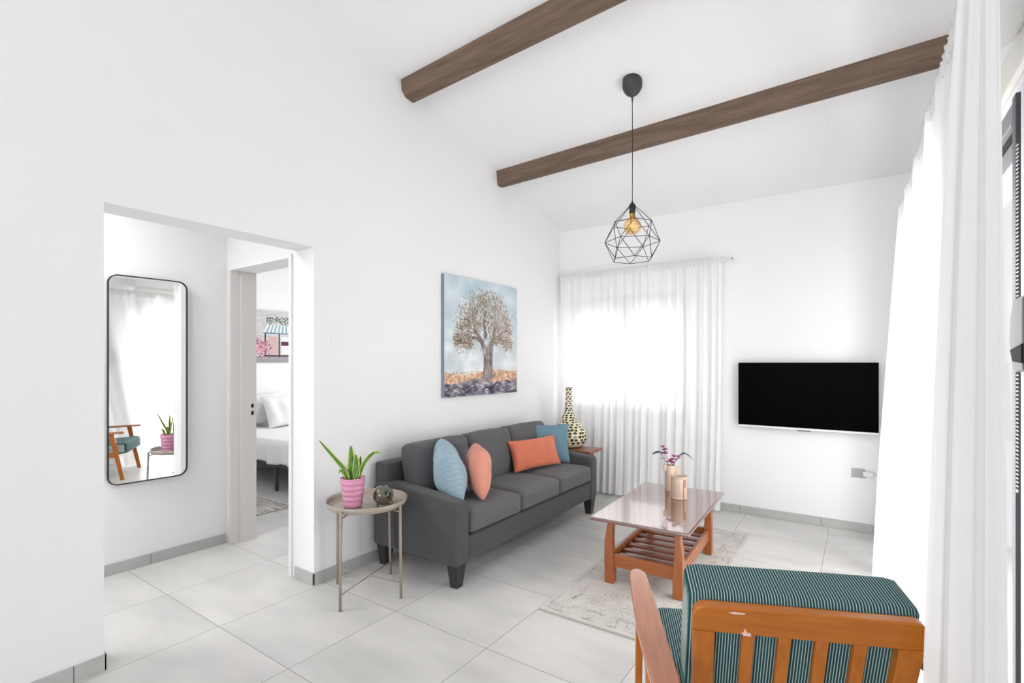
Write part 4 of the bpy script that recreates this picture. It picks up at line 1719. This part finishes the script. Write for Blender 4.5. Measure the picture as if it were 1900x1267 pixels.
# ------------------------------------------------------------------ olive tree painting
def tree_painting():
    H, W = 260, 260
    Y, X = np.mgrid[0:H, 0:W]
    fx, fy = X / W, Y / H
    img = np.zeros((H, W, 3))
    skt = np.array((196, 214, 222.))
    skb = np.array((226, 232, 234.))
    t = np.clip(fy / .75, 0, 1)[..., None]
    img[:] = skt * (1 - t) + skb * t
    cl = vnoise(H, W, 6, 21) * .6 + vnoise(H, W, 14, 22) * .4
    img += (np.clip(cl - .5, -.3, .3) * 60)[..., None] * np.array((1, .8, .7))
    # ground
    g = .795 + .02 * np.sin(fx * 7) + .015 * (vnoise(H, W, 12, 5) - .5)
    gm = fy > g
    gc = np.array((218, 182, 156.)) + (vnoise(H, W, 40, 6)[..., None] - .5) * 80
    img = np.where(gm[..., None], gc, img)
    rr_ = random.Random(3)
    # rocks
    rk = .875 + .035 * (vnoise(H, W, 10, 7) - .5) + .02 * np.cos(fx * 9)
    rm = fy > rk
    rc = np.array((132, 128, 140.)) + (vnoise(H, W, 24, 9)[..., None] - .5) * 90
    img = np.where(rm[..., None], rc, img)
    for k in range(90):
        x, y = rr_.uniform(0, W), rr_.uniform(.89 * H, H)
        dab(img, x, y, rr_.uniform(6, 14), rr_.uniform(1.2, 3), rr_.uniform(-.5, .5), rr_.choice([(206, 202, 208), (222, 214, 210), (70, 66, 82), (54, 50, 66), (150, 140, 146)]), .75)
    for k in range(260):
        x, y = rr_.uniform(0, W), rr_.uniform(.79, .88) * H
        dab(img, x, y, rr_.uniform(2, 6), 1.0, rr_.uniform(-.3, .3), rr_.choice([(222, 170, 130), (190, 128, 92), (238, 206, 180), (168, 140, 120)]), .6)
    for k in range(60):
        x = rr_.gauss(.56 * W, 26)
        dab(img, x, rr_.uniform(.80, .83) * H, 1.0, rr_.uniform(3, 7), rr_.uniform(-.4, .4), rr_.choice([(150, 130, 116), (180, 150, 120), (120, 110, 110)]), .6)
    # trunk and limbs
    bark = [(150, 140, 138), (178, 168, 162), (122, 112, 112), (202, 194, 188), (96, 88, 92)]

    def P_(x, y):
        return (x * W, y * H)
    stroke(img, [P_(.535, .83), P_(.54, .76), P_(.53, .66), P_(.50, .58), P_(.44, .50), P_(.36, .42)], 13, 3, (138, 128, 128))
    stroke(img, [P_(.575, .82), P_(.58, .74), P_(.59, .62), P_(.60, .54), P_(.64, .44), P_(.70, .36)], 11, 3, (148, 140, 140))
    stroke(img, [P_(.50, .58), P_(.52, .48), P_(.50, .36), P_(.52, .25)], 7, 2, (130, 120, 122))
    stroke(img, [P_(.47, .53), P_(.38, .50), P_(.28, .50), P_(.20, .55)], 5, 1.5, (128, 118, 122))
    stroke(img, [P_(.60, .55), P_(.70, .52), P_(.80, .55)], 5, 1.5, (140, 132, 134))
    stroke(img, [P_(.52, .83), P_(.46, .85)], 6, 2, (150, 140, 140))
    stroke(img, [P_(.58, .82), P_(.65, .845)], 6, 2, (150, 140, 140))
    for k in range(170):
        s = rr_.random()
        x = .555 + rr_.uniform(-.045, .045) - (.06 if rr_.random() < .3 and s > .8 else 0)
        y = .83 - .28 * s
        dab(img, x * W, y * H, rr_.uniform(1, 2.2), rr_.uniform(5, 14), rr_.uniform(-.25, .25), rr_.choice(bark), .7)
    dab(img, .52 * W, .53 * H, 8, 9, 0, (226, 226, 230), .8)
    dab(img, .50 * W, .62 * H, 5, 6, 0, (206, 200, 198), .8)
    # foliage
    lobes = [(.30, .30, .13, .12), (.24, .42, .10, .10), (.42, .22, .12, .12), (.54, .18, .12, .11), (.52, .34, .18, .12), (.70, .22, .11, .11), (.78, .34, .11, .12), (.84, .42, .09, .09), (.66, .40, .14, .10), (.37, .40, .13, .10), (.17, .52, .07, .07), (.27, .55, .08, .06), (.84, .54, .08, .06), (.70, .50, .09, .05)]
    pal = [(110, 98, 82), (136, 120, 96), (90, 82, 74), (160, 142, 112), (176, 156, 132), (146, 118, 108), (120, 112, 102), (196, 176, 156), (170, 138, 126), (84, 78, 80)]
    for k in range(4300):
        cx, cy_, rx, ry = rr_.choice(lobes)
        x, y = rr_.gauss(cx, rx * .52), rr_.gauss(cy_, ry * .55)
        if not (.10 < x < .93 and .07 < y < .64):
            continue
        c = rr_.choice(pal)
        if rr_.random() < .12:
            c = (230, 226, 218)
        if x > .66 and rr_.random() < .45:
            c = rr_.choice([(190, 170, 158), (206, 190, 180), (172, 156, 152)])
        d = math.atan2(y - .55, x - .54) + rr_.uniform(-.6, .6)
        dab(img, x * W, y * H, rr_.uniform(1.8, 4.6), rr_.uniform(.7, 1.4), d, c, rr_.uniform(.5, .95))
    for k in range(150):
        x, y = rr_.uniform(.2, .85), rr_.uniform(.15, .5)
        dab(img, x * W, y * H, rr_.uniform(1, 2.5), rr_.uniform(1, 2), 0, (226, 226, 220), .5)
    img += rng.normal(0, 3, (H, W))[..., None]
    return img


def picture(name, img, loc, wdt, hgt, label, edge):
    """canvas on a wall facing +X ; width along +Y (left to right)"""
    root = empty(name, loc, 0, label, 'painting')
    H, W, _ = img.shape
    one('canvas_body', edge, root, 0, .03, 0, wdt, 0, hgt)
    grid_mesh('painted_surface', lambda u, v: (.0306, u * wdt, (1 - v) * hgt), W - 1, H - 1, M['paint'], root, colors=img, flip=True)
    return root


picture('painting', tree_painting(), (LX + .004, 3.062, 1.117), 1.062, 1.022, 'square canvas painting of an olive tree above the sofa', mat('canvas_edge', (128, 148, 158), .8))


def shop_painting():
    H, W = 150, 220
    img = np.ones((H, W, 3)) * np.array((205, 204, 204.))
    rr_ = random.Random(8)
    for k in range(150):
        dab(img, rr_.uniform(0, W * .35), rr_.uniform(0, H), rr_.uniform(6, 14), rr_.uniform(1, 3), 0, rr_.choice([(186, 184, 184), (222, 220, 220), (198, 192, 190)]), .6)
    X0, X1 = 48, 175
    img[86:132, X0:X1] = (196, 186, 182)
    img[132:150, :] = (160, 156, 160)
    for x in (50, 92, 134, 172):
        img[66:134, x - 2:x + 2] = (52, 56, 66)
    img[62:66, X0:X1] = (52, 56, 66)
    img[128:132, X0:X1] = (64, 62, 70)
    img[74:126, 98:128] = (228, 228, 228)
    img[88:100, 98:128] = (96, 60, 60)
    img[74:126, 58:86] = (206, 178, 176)
    img[80:126, 138:168] = (170, 196, 214)
    # striped awning
    for y in range(40, 64):
        f = (y - 40) / 24
        a, b = int(X0 + 8 - 12 * f), int(X1 - 8 + 10 * f)
        for x in range(a, b):
            k = int((x - a) / (b - a) * 22)
            img[y, x] = (150, 180, 186) if k % 2 else (232, 236, 236)
    img[63:66, X0 - 4:X1 + 4] = (98, 130, 138)
    # sign band as tangled greenery
    for k in range(420):
        dab(img, rr_.uniform(X0 + 4, X1 - 4), rr_.uniform(16, 38), rr_.uniform(1, 3.5), 1.1, rr_.uniform(0, 3), rr_.choice([(60, 70, 58), (230, 232, 224), (110, 128, 96), (40, 44, 42)]), .85)
    for k in range(360):
        dab(img, rr_.gauss(34, 14), rr_.gauss(104, 12), 2.6, 2.2, 0, rr_.choice([(222, 160, 180), (236, 196, 206), (188, 110, 136), (120, 80, 92), (200, 150, 168)]), .85)
    for k in range(170):
        dab(img, rr_.gauss(158, 12), rr_.gauss(92, 10), 2.6, 2.2, 0, rr_.choice([(90, 130, 190), (220, 226, 236), (150, 176, 208), (196, 140, 150), (60, 96, 160)]), .85)
    for k in range(220):
        dab(img, rr_.uniform(180, W), rr_.uniform(20, 130), rr_.uniform(2, 6), 1.4, rr_.uniform(0, 3), rr_.choice([(190, 190, 188), (222, 222, 222), (150, 156, 150)]), .6)
    return img


picture('painting', shop_painting(), (-6.596, 3.42, 1.41), 1.03, .70, 'painting of a shop front with striped awning and flowers over the bed', mat('canvas_edge_white', (220, 220, 220), .8))

# ------------------------------------------------------------------ bedroom
bd = empty('bed', (-5.55, 3.75, 0), 0, 'bed with white linen seen through the bedroom doorway', 'bed')
one('frame', M['dark_alu'], bd, -1.0, 1.0, -.72, .72, .27, .32, bevel=.005)
for x in (-.95, .30, .95):
    for y in (-.70, .70):
        one('leg', M['dark_alu'], bd, x - .015, x + .015, y - .015, y + .015, 0, .27)
soft_box('mattress', M['bed_linen'], bd, (0, 0, .42), (1.0, .75, .12), (0, 0, .01), .05)


def duvet(u, v):
    # u along X, v across Y with overhang at both sides
    x = -1.0 + 2.03 * u
    s = (v - .5) * 2
    wY = .79
    over = .24
    tot = wY + over
    d = abs(s) * tot
    ripple = .014 * math.sin(x * 21 + 1.3 * math.sin(x * 5)) + .008 * math.sin(x * 47)
    if d < wY - .05:
        y = d
        z = .575 + .014 * noise.noise(Vector((x * 3, s * 3, 1)))
    else:
        k = (d - (wY - .05)) / (over + .05)
        y = wY - .05 + .05 * math.sin(min(1, k * 3) * PI / 2) + ripple * k
        z = .575 - .05 * (1 - math.cos(min(1, k * 3) * PI / 2)) - (over) * max(0, k - .16) + .012 * math.sin(x * 13) * k
    return (x, math.copysign(y, s), z)


dv = grid_mesh('duvet', duvet, 160, 80, M['bed_linen'], bd)
q = dv.modifiers.new('thick', 'SOLIDIFY')
q.thickness = .012


def bed_pillow(loc, yaw, lean, label, seed, w=.68, h=.44):
    o = pillow('pillow', M['bed_linen'], w, h, .17, loc, (yaw, lean, R(2)), label, seed, group='pillows on the bed', wrinkle=.02)
    o['category'] = 'pillow'
    return o


bed_pillow((-6.25, 3.80, .78), R(90), R(24), 'white pillow in front, propped at the head of the bed', 21)
bed_pillow((-6.48, 3.52, .80), R(90), R(8), 'white pillow behind, nearest the door jamb', 22, .60, .42)

br = empty('rug', (-5.35, 2.37, 0), R(0), 'grey and white striped flat rug on the bedroom floor', 'rug')
one('weave', M['bed_rug'], br, -.8, .8, -.42, .42, .0005, .010, bevel=.002)
bm = bmesh.new()
for k in range(84):
    y = -.42 + .01 * k
    tube(bm, [(.8, y, .006), (.83 + .006 * math.sin(k * 2.3), y + .003 * math.sin(k * 1.7), .003)], .0015, 4)
fr = link('fringe', bm, mat('rug_fringe', (196, 192, 186), .95), br)
fr['kind'] = 'stuff'
